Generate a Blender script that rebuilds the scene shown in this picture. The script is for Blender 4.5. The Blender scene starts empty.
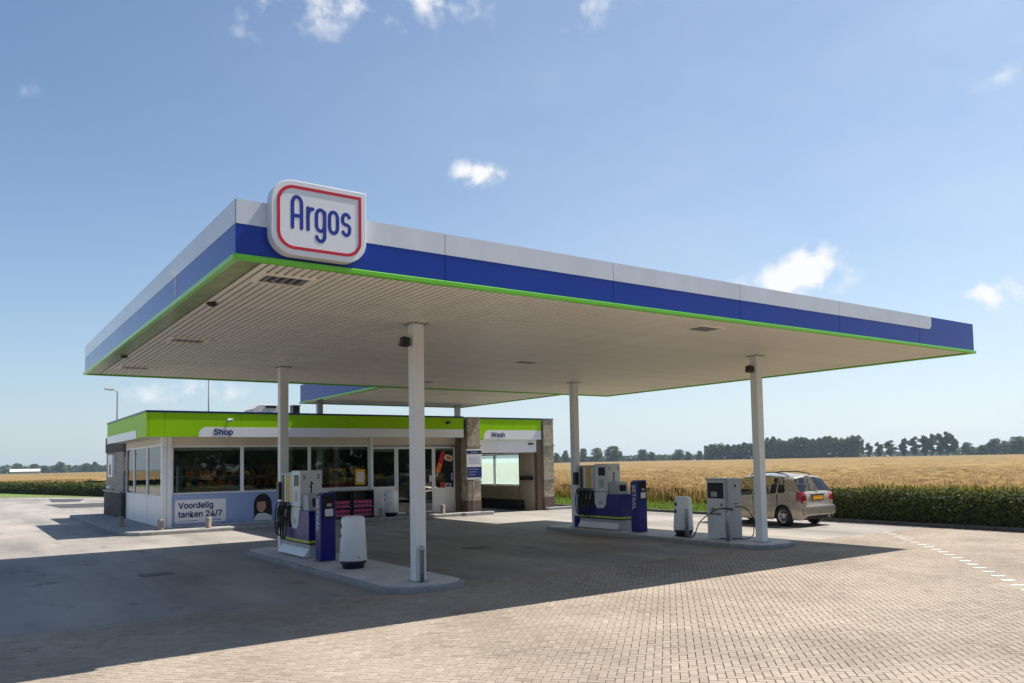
import bpy, math, random
import numpy as np
from mathutils import Vector, Matrix
R = math.radians
random.seed(7)
S = bpy.context.scene
C = S.collection

# ------------------------------------------------------------------ camera
CAM = Vector((-6.2905, -12.1815, 2.05))
FPX = 803.43
cam = bpy.data.cameras.new('camera'); camo = bpy.data.objects.new('camera', cam); C.objects.link(camo)
cr = Vector((0.8113462, -0.58424485, -0.01937267)); cu = Vector((-0.01816297, -0.05831963, 0.99813272)); cf = Vector((0.58428371, 0.80947932, 0.05792903))
m = Matrix.Identity(4)
for i in range(3):
    m[i][0] = cr[i]; m[i][1] = cu[i]; m[i][2] = -cf[i]; m[i][3] = CAM[i]
camo.matrix_world = m
cam.sensor_width = 36; cam.lens = FPX / 1024 * 36
cam.shift_x = -24.78 / 1024; cam.shift_y = 73.76 / 1024
cam.clip_start = .1; cam.clip_end = 9000
S.camera = camo

# ------------------------------------------------------------------ light
SUNV = Vector((.60, -.085, 1.0)).normalized()
SUN_EL = math.asin(SUNV.z); SUN_ROT = math.atan2(SUNV.x, SUNV.y)
sl = bpy.data.lights.new('sun', 'SUN'); sl.energy = 4.6; sl.angle = R(.53); sl.color = (1, .93, .83)
so = bpy.data.objects.new('sun', sl); C.objects.link(so)
so.rotation_euler = SUNV.to_track_quat('Z', 'Y').to_euler(); so.location = (30, -5, 60)

w = bpy.data.worlds.new('World'); S.world = w; w.use_nodes = True
NT = w.node_tree; NT.nodes.clear()
def wn(t, **k):
    n = NT.nodes.new(t)
    for a, b in k.items(): setattr(n, a, b)
    return n
def wmath(op, a, b=None, c=None):
    n = wn('ShaderNodeMath', operation=op)
    for i, v in enumerate((a, b, c)):
        if v is None: continue
        if isinstance(v, (int, float)): n.inputs[i].default_value = v
        else: NT.links.new(v, n.inputs[i])
    return n.outputs[0]
sky = wn('ShaderNodeTexSky', sky_type='NISHITA', sun_disc=False, sun_elevation=SUN_EL, sun_rotation=SUN_ROT,
         altitude=0, air_density=1.05, dust_density=.4, ozone_density=4.0)
SKY_STRENGTH = .085
tc = wn('ShaderNodeTexCoord')
nrm = wn('ShaderNodeVectorMath', operation='NORMALIZE'); NT.links.new(tc.outputs['Generated'], nrm.inputs[0])
D = nrm.outputs[0]
nz = wn('ShaderNodeTexNoise'); nz.inputs['Scale'].default_value = 30; nz.inputs['Detail'].default_value = 9; nz.inputs['Roughness'].default_value = .6
NT.links.new(D, nz.inputs['Vector'])
nz2 = wn('ShaderNodeTexNoise'); nz2.inputs['Scale'].default_value = 13; nz2.inputs['Detail'].default_value = 6; nz2.inputs['Roughness'].default_value = .55
NT.links.new(D, nz2.inputs['Vector'])
# scattered fair-weather clouds: direction, half width, half height (radians), density
clouds = [((.285, .823, .494), .065, .036, .85), ((.249, .833, .495), .035, .05, .85), ((.335, .800, .497), .045, .025, .8),
          ((.420, .757, .507), .085, .038, .75), ((.385, .78, .478), .04, .02, .8), ((.559, .6588, .5035), .06, .03, .55),
          ((.497, .797, .342), .030, .018, 1.5), ((.792, .575, .206), .062, .027, 1.35), ((.803, .558, .215), .034, .03, 1.6), ((.8987, .4055, .1673), .037, .018, 1.45),
          ((.0437, .9231, .3821), .035, .04, .42), ((.8494, .3643, .3818), .08, .026, .40), ((.2144, .9728, .0874), .085, .018, .75),
          ((.9034, .4262, .0482), .05, .011, .7), ((.8269, .5596, .0562), .06, .010, .55), ((.8442, .5314, .0698), .05, .01, .5),
          ((.6, .79, .07), .09, .012, .5),
          ((-.6, .7, .35), .14, .06, 1.1), ((-.9, .1, .3), .16, .07, 1.1), ((-.5, -.75, .4), .18, .08, 1.1), ((.2, -.9, .35), .15, .06, 1.0),
          ((.75, -.6, .28), .15, .05, 1.0), ((.97, -.1, .2), .1, .03, .9), ((-.2, .5, .85), .15, .1, .9), ((-.3, -.3, .9), .2, .12, .9), ((-.75, -.6, .15), .15, .04, 1.0)]
tot = None
for c, sw, sh, dn in clouds:
    c = Vector(c).normalized(); a = Vector((c.y, -c.x, 0)).normalized(); b = a.cross(c)
    def dot(v):
        n = wn('ShaderNodeVectorMath', operation='DOT_PRODUCT'); NT.links.new(D, n.inputs[0]); n.inputs[1].default_value = v
        return n.outputs['Value']
    u = dot(a / sw); v = dot(b / sh); f = dot(c)
    q = wmath('SQRT', wmath('MULTIPLY_ADD', u, u, wmath('MULTIPLY', v, v)))
    g = wmath('MULTIPLY', wmath('MAXIMUM', wmath('MULTIPLY_ADD', q, -.62 * dn, dn), 0.0), wmath('GREATER_THAN', f, .2))
    tot = g if tot is None else wmath('MAXIMUM', tot, g)
nsum = wmath('MULTIPLY_ADD', wmath('ADD', nz2.outputs['Fac'], -.5), 5.0, wmath('MULTIPLY_ADD', wmath('ADD', nz.outputs['Fac'], -.5), 3.4, 1.0))
mr = wn('ShaderNodeMapRange', interpolation_type='SMOOTHSTEP')
NT.links.new(wmath('MULTIPLY', tot, nsum), mr.inputs['Value'])
mr.inputs['From Min'].default_value = .35; mr.inputs['From Max'].default_value = 1.35; mr.inputs['To Max'].default_value = .93
skm = wn('ShaderNodeVectorMath', operation='SCALE'); skm.inputs['Scale'].default_value = SKY_STRENGTH
NT.links.new(sky.outputs[0], skm.inputs[0])
# thin summer veil: denser towards the horizon, brighter towards the sun
sh_ = Vector((SUNV.x, SUNV.y, 0)).normalized()
dn_ = wn('ShaderNodeVectorMath', operation='DOT_PRODUCT'); NT.links.new(D, dn_.inputs[0]); dn_.inputs[1].default_value = sh_
tsun = wn('ShaderNodeMapRange'); NT.links.new(dn_.outputs['Value'], tsun.inputs[0]); tsun.inputs[1].default_value = -.15; tsun.inputs[2].default_value = .8
szn = wn('ShaderNodeSeparateXYZ'); NT.links.new(D, szn.inputs[0])
hor = wmath('EXPONENT', wmath('MULTIPLY', wmath('MAXIMUM', szn.outputs[2], 0.0), -9.0))
nz3 = wn('ShaderNodeTexNoise'); nz3.inputs['Scale'].default_value = 3.2; nz3.inputs['Detail'].default_value = 7; nz3.inputs['Roughness'].default_value = .6
mp3 = wn('ShaderNodeMapping'); mp3.inputs['Scale'].default_value = (1, 1, 2.4); NT.links.new(D, mp3.inputs[0]); NT.links.new(mp3.outputs[0], nz3.inputs[0])
vf = wmath('ADD', wmath('MULTIPLY', hor, .72), wmath('MULTIPLY', wmath('MULTIPLY_ADD', tsun.outputs[0], .27, .015), wmath('MULTIPLY_ADD', nz3.outputs['Fac'], 1.6, .2)))
vfc = wmath('MINIMUM', vf, .85)
vc = wn('ShaderNodeMix', data_type='RGBA'); NT.links.new(tsun.outputs[0], vc.inputs[0]); vc.inputs[6].default_value = (.30, .375, .45, 1); vc.inputs[7].default_value = (.50, .56, .60, 1)
veil = wn('ShaderNodeMix', data_type='RGBA'); NT.links.new(vfc, veil.inputs[0]); NT.links.new(skm.outputs[0], veil.inputs[6]); NT.links.new(vc.outputs[2], veil.inputs[7])
mx = wn('ShaderNodeMix', data_type='RGBA'); NT.links.new(mr.outputs[0], mx.inputs[0]); NT.links.new(veil.outputs[2], mx.inputs[6]); mx.inputs[7].default_value = (.62, .62, .63, 1)
bg = wn('ShaderNodeBackground'); NT.links.new(mx.outputs[2], bg.inputs[0]); bg.inputs[1].default_value = 1
out = wn('ShaderNodeOutputWorld'); NT.links.new(bg.outputs[0], out.inputs[0])

S.view_settings.view_transform = 'Standard'; S.view_settings.look = 'None'; S.view_settings.gamma = 1
S.view_settings.exposure = 0.70
S.render.engine = 'CYCLES'
S.cycles.max_bounces = 8; S.cycles.diffuse_bounces = 4; S.cycles.transparent_max_bounces = 12
S.cycles.volume_bounces = 0

# ------------------------------------------------------------------ materials
def lin(r, g, b):
    f = lambda v: (v / 255 / 12.92) if v / 255 <= .04045 else ((v / 255 + .055) / 1.055) ** 2.4
    return (f(r), f(g), f(b))
def newmat(name):
    mt = bpy.data.materials.new(name); mt.use_nodes = True
    nt = mt.node_tree; bs = nt.nodes['Principled BSDF']
    return mt, nt, bs
def M(name, col, rough=.5, var=.08, scale=4, bump=0, bscale=60, metal=0, spec=.5, island=0, detail=6, coat=0, stretch=(1, 1, 1), col2=None, obj_rand=0):
    mt, nt, bs = newmat(name)
    bs.inputs['Roughness'].default_value = rough; bs.inputs['Metallic'].default_value = metal
    bs.inputs['Specular IOR Level'].default_value = spec; bs.inputs['Coat Weight'].default_value = coat
    bs.inputs['Coat Roughness'].default_value = .05
    t = nt.nodes.new('ShaderNodeTexCoord'); mp = nt.nodes.new('ShaderNodeMapping'); mp.inputs['Scale'].default_value = stretch
    nt.links.new(t.outputs['Object'], mp.inputs[0])
    n = nt.nodes.new('ShaderNodeTexNoise'); n.inputs['Scale'].default_value = scale; n.inputs['Detail'].default_value = detail; n.inputs['Roughness'].default_value = .62
    nt.links.new(mp.outputs[0], n.inputs[0])
    ramp = nt.nodes.new('ShaderNodeValToRGB')
    a = [max(0, c * (1 - var)) for c in col]; b = [c * (1 + var) for c in (col2 or col)]
    ramp.color_ramp.elements[0].position = .32; ramp.color_ramp.elements[1].position = .68
    ramp.color_ramp.elements[0].color = (*a, 1); ramp.color_ramp.elements[1].color = (*b, 1)
    nt.links.new(n.outputs['Fac'], ramp.inputs[0])
    last = ramp.outputs[0]
    if island or obj_rand:
        geo = nt.nodes.new('ShaderNodeNewGeometry'); oi = nt.nodes.new('ShaderNodeObjectInfo')
        ad = nt.nodes.new('ShaderNodeMath'); ad.operation = 'ADD'; nt.links.new(geo.outputs['Random Per Island'], ad.inputs[0]); nt.links.new(oi.outputs['Random'], ad.inputs[1])
        fr = nt.nodes.new('ShaderNodeMath'); fr.operation = 'FRACT'; nt.links.new(ad.outputs[0], fr.inputs[0])
        k = island or obj_rand
        mrr = nt.nodes.new('ShaderNodeMapRange'); mrr.inputs['To Min'].default_value = 1 - k; mrr.inputs['To Max'].default_value = 1 + k
        nt.links.new(fr.outputs[0], mrr.inputs[0])
        hs = nt.nodes.new('ShaderNodeHueSaturation'); nt.links.new(mrr.outputs[0], hs.inputs['Value']); nt.links.new(last, hs.inputs['Color'])
        last = hs.outputs[0]
    nt.links.new(last, bs.inputs['Base Color'])
    rr = nt.nodes.new('ShaderNodeMapRange'); rr.inputs['To Min'].default_value = max(.02, rough * .8); rr.inputs['To Max'].default_value = min(1, rough * 1.2)
    nt.links.new(n.outputs['Fac'], rr.inputs[0]); nt.links.new(rr.outputs[0], bs.inputs['Roughness'])
    if bump:
        n2 = nt.nodes.new('ShaderNodeTexNoise'); n2.inputs['Scale'].default_value = bscale; n2.inputs['Detail'].default_value = 4
        nt.links.new(mp.outputs[0], n2.inputs[0])
        bp = nt.nodes.new('ShaderNodeBump'); bp.inputs['Strength'].default_value = bump; bp.inputs['Distance'].default_value = .01
        nt.links.new(n2.outputs['Fac'], bp.inputs['Height']); nt.links.new(bp.outputs[0], bs.inputs['Normal'])
    return mt
def glass(name, tint=(.8, .85, .85), ior=1.5, rough=.0, mixmin=0.0, wav=.0):
    mt = bpy.data.materials.new(name); mt.use_nodes = True; nt = mt.node_tree; nt.nodes.clear()
    tr = nt.nodes.new('ShaderNodeBsdfTransparent'); tr.inputs[0].default_value = (*tint, 1)
    gl = nt.nodes.new('ShaderNodeBsdfGlossy'); gl.inputs['Roughness'].default_value = rough
    fz = nt.nodes.new('ShaderNodeFresnel'); fz.inputs[0].default_value = ior
    ma = nt.nodes.new('ShaderNodeMath'); ma.operation = 'ADD'; ma.use_clamp = True; ma.inputs[1].default_value = mixmin
    nt.links.new(fz.outputs[0], ma.inputs[0])
    mixn = nt.nodes.new('ShaderNodeMixShader'); o = nt.nodes.new('ShaderNodeOutputMaterial')
    gg = nt.nodes.new('ShaderNodeNewGeometry'); bk = nt.nodes.new('ShaderNodeMath'); bk.operation = 'SUBTRACT'; bk.inputs[0].default_value = 1; nt.links.new(gg.outputs['Backfacing'], bk.inputs[1])
    mu = nt.nodes.new('ShaderNodeMath'); mu.operation = 'MULTIPLY'; nt.links.new(ma.outputs[0], mu.inputs[0]); nt.links.new(bk.outputs[0], mu.inputs[1])
    nt.links.new(mu.outputs[0], mixn.inputs[0]); nt.links.new(tr.outputs[0], mixn.inputs[1]); nt.links.new(gl.outputs[0], mixn.inputs[2]); nt.links.new(mixn.outputs[0], o.inputs[0])
    if wav:
        t = nt.nodes.new('ShaderNodeTexCoord'); n2 = nt.nodes.new('ShaderNodeTexNoise'); n2.inputs['Scale'].default_value = 1.2
        nt.links.new(t.outputs['Object'], n2.inputs[0]); bp = nt.nodes.new('ShaderNodeBump'); bp.inputs['Strength'].default_value = wav; bp.inputs['Distance'].default_value = .05
        nt.links.new(n2.outputs[0], bp.inputs['Height']); nt.links.new(bp.outputs[0], gl.inputs['Normal'])
    return mt
def leafmat(name, col, var=.45, trans=.25, rough=.5):
    mt, nt, bs = newmat(name)
    geo = nt.nodes.new('ShaderNodeNewGeometry'); oi = nt.nodes.new('ShaderNodeObjectInfo')
    ad = nt.nodes.new('ShaderNodeMath'); ad.operation = 'MULTIPLY_ADD'; ad.inputs[1].default_value = .4; nt.links.new(oi.outputs['Random'], ad.inputs[0]); nt.links.new(geo.outputs['Random Per Island'], ad.inputs[2])
    fr = nt.nodes.new('ShaderNodeMath'); fr.operation = 'FRACT'; nt.links.new(ad.outputs[0], fr.inputs[0])
    rp = nt.nodes.new('ShaderNodeValToRGB'); e = rp.color_ramp.elements
    e[0].color = (*[c * (1 - var) for c in col], 1); e[1].color = (col[0] * (1 + var * 1.3), col[1] * (1 + var), col[2] * (1 + var * .5), 1)
    nt.links.new(fr.outputs[0], rp.inputs[0]); nt.links.new(rp.outputs[0], bs.inputs['Base Color'])
    bs.inputs['Roughness'].default_value = rough; bs.inputs['Specular IOR Level'].default_value = .25
    tl = nt.nodes.new('ShaderNodeBsdfTranslucent'); nt.links.new(rp.outputs[0], tl.inputs[0])
    mixn = nt.nodes.new('ShaderNodeMixShader'); mixn.inputs[0].default_value = trans
    nt.links.new(bs.outputs[0], mixn.inputs[1]); nt.links.new(tl.outputs[0], mixn.inputs[2]); nt.links.new(mixn.outputs[0], nt.nodes['Material Output'].inputs[0])
    return mt

def concrete_mat():
    mt, nt, bs = newmat('concrete_slab')
    t = nt.nodes.new('ShaderNodeTexCoord')
    def noise(sc, det, st=(1, 1, 1), ro=.6):
        mp = nt.nodes.new('ShaderNodeMapping'); mp.inputs['Scale'].default_value = st; nt.links.new(t.outputs['Object'], mp.inputs[0])
        n = nt.nodes.new('ShaderNodeTexNoise'); n.inputs['Scale'].default_value = sc; n.inputs['Detail'].default_value = det; n.inputs['Roughness'].default_value = ro
        nt.links.new(mp.outputs[0], n.inputs[0]); return n.outputs['Fac']
    def ramp(f, p0, c0, p1, c1):
        r = nt.nodes.new('ShaderNodeValToRGB'); e = r.color_ramp.elements
        e[0].position = p0; e[1].position = p1; e[0].color = (*c0, 1); e[1].color = (*c1, 1); nt.links.new(f, r.inputs[0]); return r.outputs[0]
    def mul(a, b, fac=1):
        x = nt.nodes.new('ShaderNodeMix'); x.data_type = 'RGBA'; x.blend_type = 'MULTIPLY'; x.inputs[0].default_value = fac
        nt.links.new(a, x.inputs[6]); nt.links.new(b, x.inputs[7]); return x.outputs[2]
    base = ramp(noise(.35, 6), .3, (.315, .285, .25), .7, (.415, .382, .34))
    st = ramp(noise(.5, 5, (1, .16, 1)), .36, (.60, .61, .63), .6, (1, 1, 1))          # tyre-polished streaks along the lanes
    fine = ramp(noise(55, 3), .3, (.82, .82, .82), .7, (1.08, 1.08, 1.08))
    oil = ramp(noise(1.7, 4, (1, .5, 1)), .60, (1, 1, 1), .72, (.52, .52, .53))
    c = mul(mul(mul(base, st), fine), oil)
    nt.links.new(c, bs.inputs['Base Color']); bs.inputs['Roughness'].default_value = .72; bs.inputs['Specular IOR Level'].default_value = .35
    bp = nt.nodes.new('ShaderNodeBump'); bp.inputs['Strength'].default_value = .15; bp.inputs['Distance'].default_value = .004
    nt.links.new(noise(120, 3), bp.inputs['Height']); nt.links.new(bp.outputs[0], bs.inputs['Normal'])
    return mt
def paver_mat():
    mt, nt, bs = newmat('brick_paver')
    t = nt.nodes.new('ShaderNodeTexCoord'); geo = nt.nodes.new('ShaderNodeNewGeometry'); oi = nt.nodes.new('ShaderNodeObjectInfo')
    ad = nt.nodes.new('ShaderNodeMath'); ad.operation = 'ADD'; nt.links.new(geo.outputs['Random Per Island'], ad.inputs[0]); nt.links.new(oi.outputs['Random'], ad.inputs[1])
    fr = nt.nodes.new('ShaderNodeMath'); fr.operation = 'FRACT'; nt.links.new(ad.outputs[0], fr.inputs[0])
    r = nt.nodes.new('ShaderNodeValToRGB'); e = r.color_ramp.elements
    e[0].color = (.30, .25, .198, 1); e[1].color = (.41, .355, .29, 1); x = e.new(.10); x.color = (.345, .293, .236, 1); x = e.new(.88); x.color = (.378, .325, .265, 1)
    nt.links.new(fr.outputs[0], r.inputs[0])
    n = nt.nodes.new('ShaderNodeTexNoise'); n.inputs['Scale'].default_value = .45; n.inputs['Detail'].default_value = 6; nt.links.new(geo.outputs['Position'], n.inputs[0])
    r2 = nt.nodes.new('ShaderNodeValToRGB'); e = r2.color_ramp.elements; e[0].position = .35; e[0].color = (.80, .79, .78, 1); e[1].position = .62; e[1].color = (1.08, 1.07, 1.06, 1); nt.links.new(n.outputs['Fac'], r2.inputs[0])
    n3 = nt.nodes.new('ShaderNodeTexNoise'); n3.inputs['Scale'].default_value = 90; n3.inputs['Detail'].default_value = 4; nt.links.new(geo.outputs['Position'], n3.inputs[0])
    r3 = nt.nodes.new('ShaderNodeValToRGB'); e = r3.color_ramp.elements; e[0].position = .3; e[0].color = (.8, .8, .8, 1); e[1].position = .7; e[1].color = (1.12, 1.12, 1.12, 1); nt.links.new(n3.outputs['Fac'], r3.inputs[0])
    def mul(a, b):
        x = nt.nodes.new('ShaderNodeMix'); x.data_type = 'RGBA'; x.blend_type = 'MULTIPLY'; x.inputs[0].default_value = 1
        nt.links.new(a, x.inputs[6]); nt.links.new(b, x.inputs[7]); return x.outputs[2]
    nt.links.new(mul(mul(r.outputs[0], r2.outputs[0]), r3.outputs[0]), bs.inputs['Base Color'])
    bs.inputs['Roughness'].default_value = .85; bs.inputs['Specular IOR Level'].default_value = .25
    bp = nt.nodes.new('ShaderNodeBump'); bp.inputs['Strength'].default_value = .3; bp.inputs['Distance'].default_value = .004
    nt.links.new(n3.outputs['Fac'], bp.inputs['Height']); nt.links.new(bp.outputs[0], bs.inputs['Normal'])
    return mt
def brickwall_mat(name, c1, c2, mortar, sc=1.0):
    mt, nt, bs = newmat(name)
    geo = nt.nodes.new('ShaderNodeNewGeometry'); sp = nt.nodes.new('ShaderNodeSeparateXYZ'); nt.links.new(geo.outputs['Position'], sp.inputs[0])
    ad = nt.nodes.new('ShaderNodeMath'); ad.operation = 'ADD'; nt.links.new(sp.outputs[0], ad.inputs[0]); nt.links.new(sp.outputs[1], ad.inputs[1])
    cb = nt.nodes.new('ShaderNodeCombineXYZ'); nt.links.new(ad.outputs[0], cb.inputs[0]); nt.links.new(sp.outputs[2], cb.inputs[1])
    b = nt.nodes.new('ShaderNodeTexBrick'); nt.links.new(cb.outputs[0], b.inputs['Vector']); b.inputs['Scale'].default_value = sc
    b.inputs['Brick Width'].default_value = .215; b.inputs['Row Height'].default_value = .065; b.inputs['Mortar Size'].default_value = .006
    b.inputs['Color1'].default_value = (*c1, 1); b.inputs['Color2'].default_value = (*c2, 1); b.inputs['Mortar'].default_value = (*mortar, 1)
    n = nt.nodes.new('ShaderNodeTexNoise'); n.inputs['Scale'].default_value = 7; n.inputs['Detail'].default_value = 6; nt.links.new(geo.outputs['Position'], n.inputs[0])
    r = nt.nodes.new('ShaderNodeValToRGB'); e = r.color_ramp.elements; e[0].position = .3; e[0].color = (.6, .6, .6, 1); e[1].position = .7; e[1].color = (1.15, 1.15, 1.15, 1); nt.links.new(n.outputs['Fac'], r.inputs[0])
    x = nt.nodes.new('ShaderNodeMix'); x.data_type = 'RGBA'; x.blend_type = 'MULTIPLY'; x.inputs[0].default_value = 1
    nt.links.new(b.outputs['Color'], x.inputs[6]); nt.links.new(r.outputs[0], x.inputs[7]); nt.links.new(x.outputs[2], bs.inputs['Base Color'])
    bs.inputs['Roughness'].default_value = .9
    bp = nt.nodes.new('ShaderNodeBump'); bp.inputs['Strength'].default_value = .6; bp.inputs['Distance'].default_value = .01; bp.invert = True
    nt.links.new(b.outputs['Fac'], bp.inputs['Height']); nt.links.new(bp.outputs[0], bs.inputs['Normal'])
    return mt
def wheat_mat():
    mt, nt, bs = newmat('wheat')
    geo = nt.nodes.new('ShaderNodeNewGeometry')
    def noise(sc, det, st):
        mp = nt.nodes.new('ShaderNodeMapping'); mp.inputs['Scale'].default_value = st; mp.inputs['Rotation'].default_value = (0, 0, R(35)); nt.links.new(geo.outputs['Position'], mp.inputs[0])
        n = nt.nodes.new('ShaderNodeTexNoise'); n.inputs['Scale'].default_value = sc; n.inputs['Detail'].default_value = det; n.inputs['Roughness'].default_value = .65
        nt.links.new(mp.outputs[0], n.inputs[0]); return n.outputs['Fac']
    r = nt.nodes.new('ShaderNodeValToRGB'); e = r.color_ramp.elements
    e[0].position = .3; e[0].color = (.235, .155, .065, 1); e[1].position = .7; e[1].color = (.345, .245, .115, 1)
    nt.links.new(noise(.06, 8, (1, 1, 1)), r.inputs[0])
    r2 = nt.nodes.new('ShaderNodeValToRGB'); e = r2.color_ramp.elements
    e[0].position = .36; e[0].color = (.50, .50, .44, 1); e[1].position = .62; e[1].color = (1.1, 1.08, 1.0, 1)
    nt.links.new(noise(1.1, 7, (.25, 1, 1)), r2.inputs[0])
    x = nt.nodes.new('ShaderNodeMix'); x.data_type = 'RGBA'; x.blend_type = 'MULTIPLY'; x.inputs[0].default_value = 1
    nt.links.new(r.outputs[0], x.inputs[6]); nt.links.new(r2.outputs[0], x.inputs[7]); nt.links.new(x.outputs[2], bs.inputs['Base Color'])
    bs.inputs['Roughness'].default_value = .9; bs.inputs['Specular IOR Level'].default_value = .1
    return mt

P = {}
P['concrete'] = concrete_mat(); P['paver'] = paver_mat(); P['wheat'] = wheat_mat()
P['sand'] = M('joint_sand', (.13, .105, .08), .95, .25, 3)
P['kerb'] = M('kerb_concrete', (.30, .295, .285), .85, .2, 5, .25, 90)
P['island_top'] = M('island_concrete', (.56, .555, .55), .7, .16, 2.2, .15, 90)
P['kerbshade'] = M('kerb_shade', (.10, .095, .085), .9, .3, 4, .3, 60)  # kerb concrete darkened to carry the shadow cast by the hedge
P['asphalt'] = M('asphalt', (.055, .055, .06), .9, .2, 3, .4, 120)
P['marking'] = M('marking_white', (.72, .70, .65), .8, .1, 8)
P['white'] = M('white_paint', (.84, .85, .86), .35, .04, 3)
P['white_col'] = M('column_white', (.80, .80, .79), .4, .05, 2.5, stretch=(1, 1, .3))
P['cream'] = M('cream_panel', (.66, .60, .50), .55, .05, 2)
P['slat'] = M('slat_white', (.86, .82, .73), .42, .06, 1.2, obj_rand=.03)
P['deckdark'] = M('deck_dark', (.16, .14, .11), .8, .1, 2)
P['band'] = M('band_silver_white', (.68, .71, .76), .05, .06, 1.5, spec=.3, stretch=(1, 1, .25))
P['blue'] = M('fascia_blue', lin(32, 60, 156), .03, .03, .7, spec=.25)
P['green'] = M('trim_green', lin(108, 198, 22), .25, .05, 1.5, coat=.2)
P['green2'] = M('shop_green', lin(150, 203, 14), .4, .04, 1.2, spec=.15)
P['trim_inner'] = M('olive_trim', lin(120, 140, 40), .2, .25, 2.5, spec=.4)
P['navy'] = M('navy', lin(18, 24, 92), .3, .06, 2)
P['binbase'] = M('bin_base', lin(18, 20, 46), .4, .1, 4)
P['navytext'] = M('navy_print', lin(24, 32, 110), .5, .03, 3)
P['logoblue'] = M('logo_blue', lin(26, 46, 150), .4, .03, 3)
P['red'] = M('logo_red', lin(196, 24, 40), .35, .04, 3)
P['signwhite'] = M('sign_acrylic', (.80, .81, .83), .25, .02, 1)
P['grey'] = M('grey_metal', (.33, .33, .33), .4, .1, 6, metal=.4)
P['polegrey'] = M('painted_grey', (.10, .11, .11), .5, .1, 4)
P['steel'] = M('galvanised', (.38, .39, .40), .42, .15, 12, metal=.75)
P['dark'] = M('dark_plastic', (.02, .02, .022), .45, .2, 8)
P['rubber'] = M('rubber', (.014, .014, .015), .6, .2, 20)
P['pumpblue'] = M('pump_blue', lin(18, 26, 118), .3, .06, 2, spec=.3)
P['pumpwhite'] = M('pump_white', (.66, .67, .66), .38, .06, 3)
P['pumpgrey'] = M('pump_grey', (.40, .41, .42), .4, .08, 4)
P['lime'] = M('lime_stripe', lin(190, 205, 30), .4, .05, 4)
P['yellow'] = M('yellow', lin(230, 180, 30), .5, .08, 5)
P['creamrib'] = M('cream_rib', lin(225, 215, 180), .5, .06, 5)
P['paper'] = M('paper', (.75, .75, .76), .6, .03, 6)
P['screen'] = M('screen', (.012, .013, .016), .3, .1, 5, spec=.2)
P['brown'] = M('brown_panel', (.15, .105, .07), .6, .12, 3)
P['beige'] = M('beige_panel', (.52, .45, .36), .6, .08, 2)
P['tilebase'] = M('dark_tiles', (.02, .022, .035), .35, .2, 5)
P['banner'] = M('banner_blue', lin(150, 168, 212), .5, .05, 1.5)
P['skin'] = M('print_skin', lin(196, 150, 126), .5, .16, 5)
P['hair'] = M('print_hair', lin(34, 26, 28), .5, .2, 9)
P['stone'] = brickwall_mat('pale_brick', (.52, .44, .33), (.42, .355, .265), (.36, .32, .265))
P['brickdark'] = brickwall_mat('dark_brick', (.075, .065, .065), (.10, .085, .08), (.13, .12, .115))
P['brickgrey'] = brickwall_mat('grey_brick', (.36, .325, .28), (.42, .38, .33), (.40, .37, .33))
P['plinth'] = brickwall_mat('brown_brick', (.13, .08, .065), (.17, .11, .085), (.18, .15, .13))
P['glass'] = glass('window_glass', (.66, .71, .71), 1.5, 0, .045, .05)
P['glass_wash'] = glass('wash_glass', (.86, .96, .92), 1.5, 0, .02)
_nt = P['glass_wash'].node_tree; _mix = [n for n in _nt.nodes if n.type == 'MIX_SHADER'][0]; _tr = [n for n in _nt.nodes if n.type == 'BSDF_TRANSPARENT'][0]
_tl = _nt.nodes.new('ShaderNodeBsdfTranslucent'); _tl.inputs[0].default_value = (.80, .92, .88, 1); _m2 = _nt.nodes.new('ShaderNodeMixShader'); _m2.inputs[0].default_value = .34      # frosted film
_nt.links.new(_tr.outputs[0], _m2.inputs[1]); _nt.links.new(_tl.outputs[0], _m2.inputs[2]); _nt.links.new(_m2.outputs[0], _mix.inputs[1])
P['carglass'] = glass('car_glass', (.55, .60, .60), 1.5, 0, .03)
P['carpaint'] = M('champagne_paint', (.47, .41, .33), .28, .03, 3, metal=.55, coat=.8)
P['tail'] = M('tail_light', lin(150, 8, 14), .15, .15, 30, coat=1)
P['plate'] = M('plate_yellow', lin(240, 165, 20), .4, .04, 9)
P['rim'] = M('alloy', (.55, .55, .55), .3, .06, 9, metal=.8)
P['hedge'] = leafmat('hedge_leaf', (.085, .11, .026), .6, .22, .62)
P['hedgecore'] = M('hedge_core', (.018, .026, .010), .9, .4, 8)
P['leaf'] = leafmat('tree_leaf', (.08, .13, .045), .45, .2)
P['leafdark'] = leafmat('wood_leaf', (.07, .118, .048), .45, .15)
P['bark'] = M('bark', (.09, .07, .055), .9, .3, 6, .5, 15)
P['grass'] = leafmat('grass_blade', (.19, .29, .05), .40, .3, .6)
P['straw'] = leafmat('wheat_stalk', (.39, .275, .13), .42, .45, .7)
P['weed'] = leafmat('weed_leaf', (.26, .24, .05), .5, .3, .7)
P['lawn'] = M('lawn', (.13, .19, .035), .95, .35, 2.5, .6, 40)
P['soil'] = M('farmland', (.10, .13, .04), .95, .3, .05)
P['goods1'] = M('goods_red', lin(120, 30, 28), .5, .4, 9); P['goods2'] = M('goods_yellow', lin(190, 140, 40), .5, .45, 9)
P['goods3'] = M('goods_blue', lin(40, 70, 150), .5, .3, 14); P['goods4'] = M('goods_green', lin(50, 84, 52), .5, .4, 9); P['goods5'] = M('goods_white', lin(215, 210, 205), .5, .2, 14)
P['pink'] = M('pack_pink', lin(200, 70, 130), .5, .25, 25); P['orange'] = M('orange', lin(235, 120, 30), .5, .1, 6)
P['interior'] = M('interior_wall', (.32, .30, .28), .8, .1, 2); P['floorint'] = M('interior_floor', (.25, .23, .21), .4, .1, 3)
P['barnroof'] = M('barn_roof', (.7, .7, .7), .6, .1, 1); P['rooftop'] = M('roof_bitumen', (.09, .09, .09), .9, .2, 2)

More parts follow.
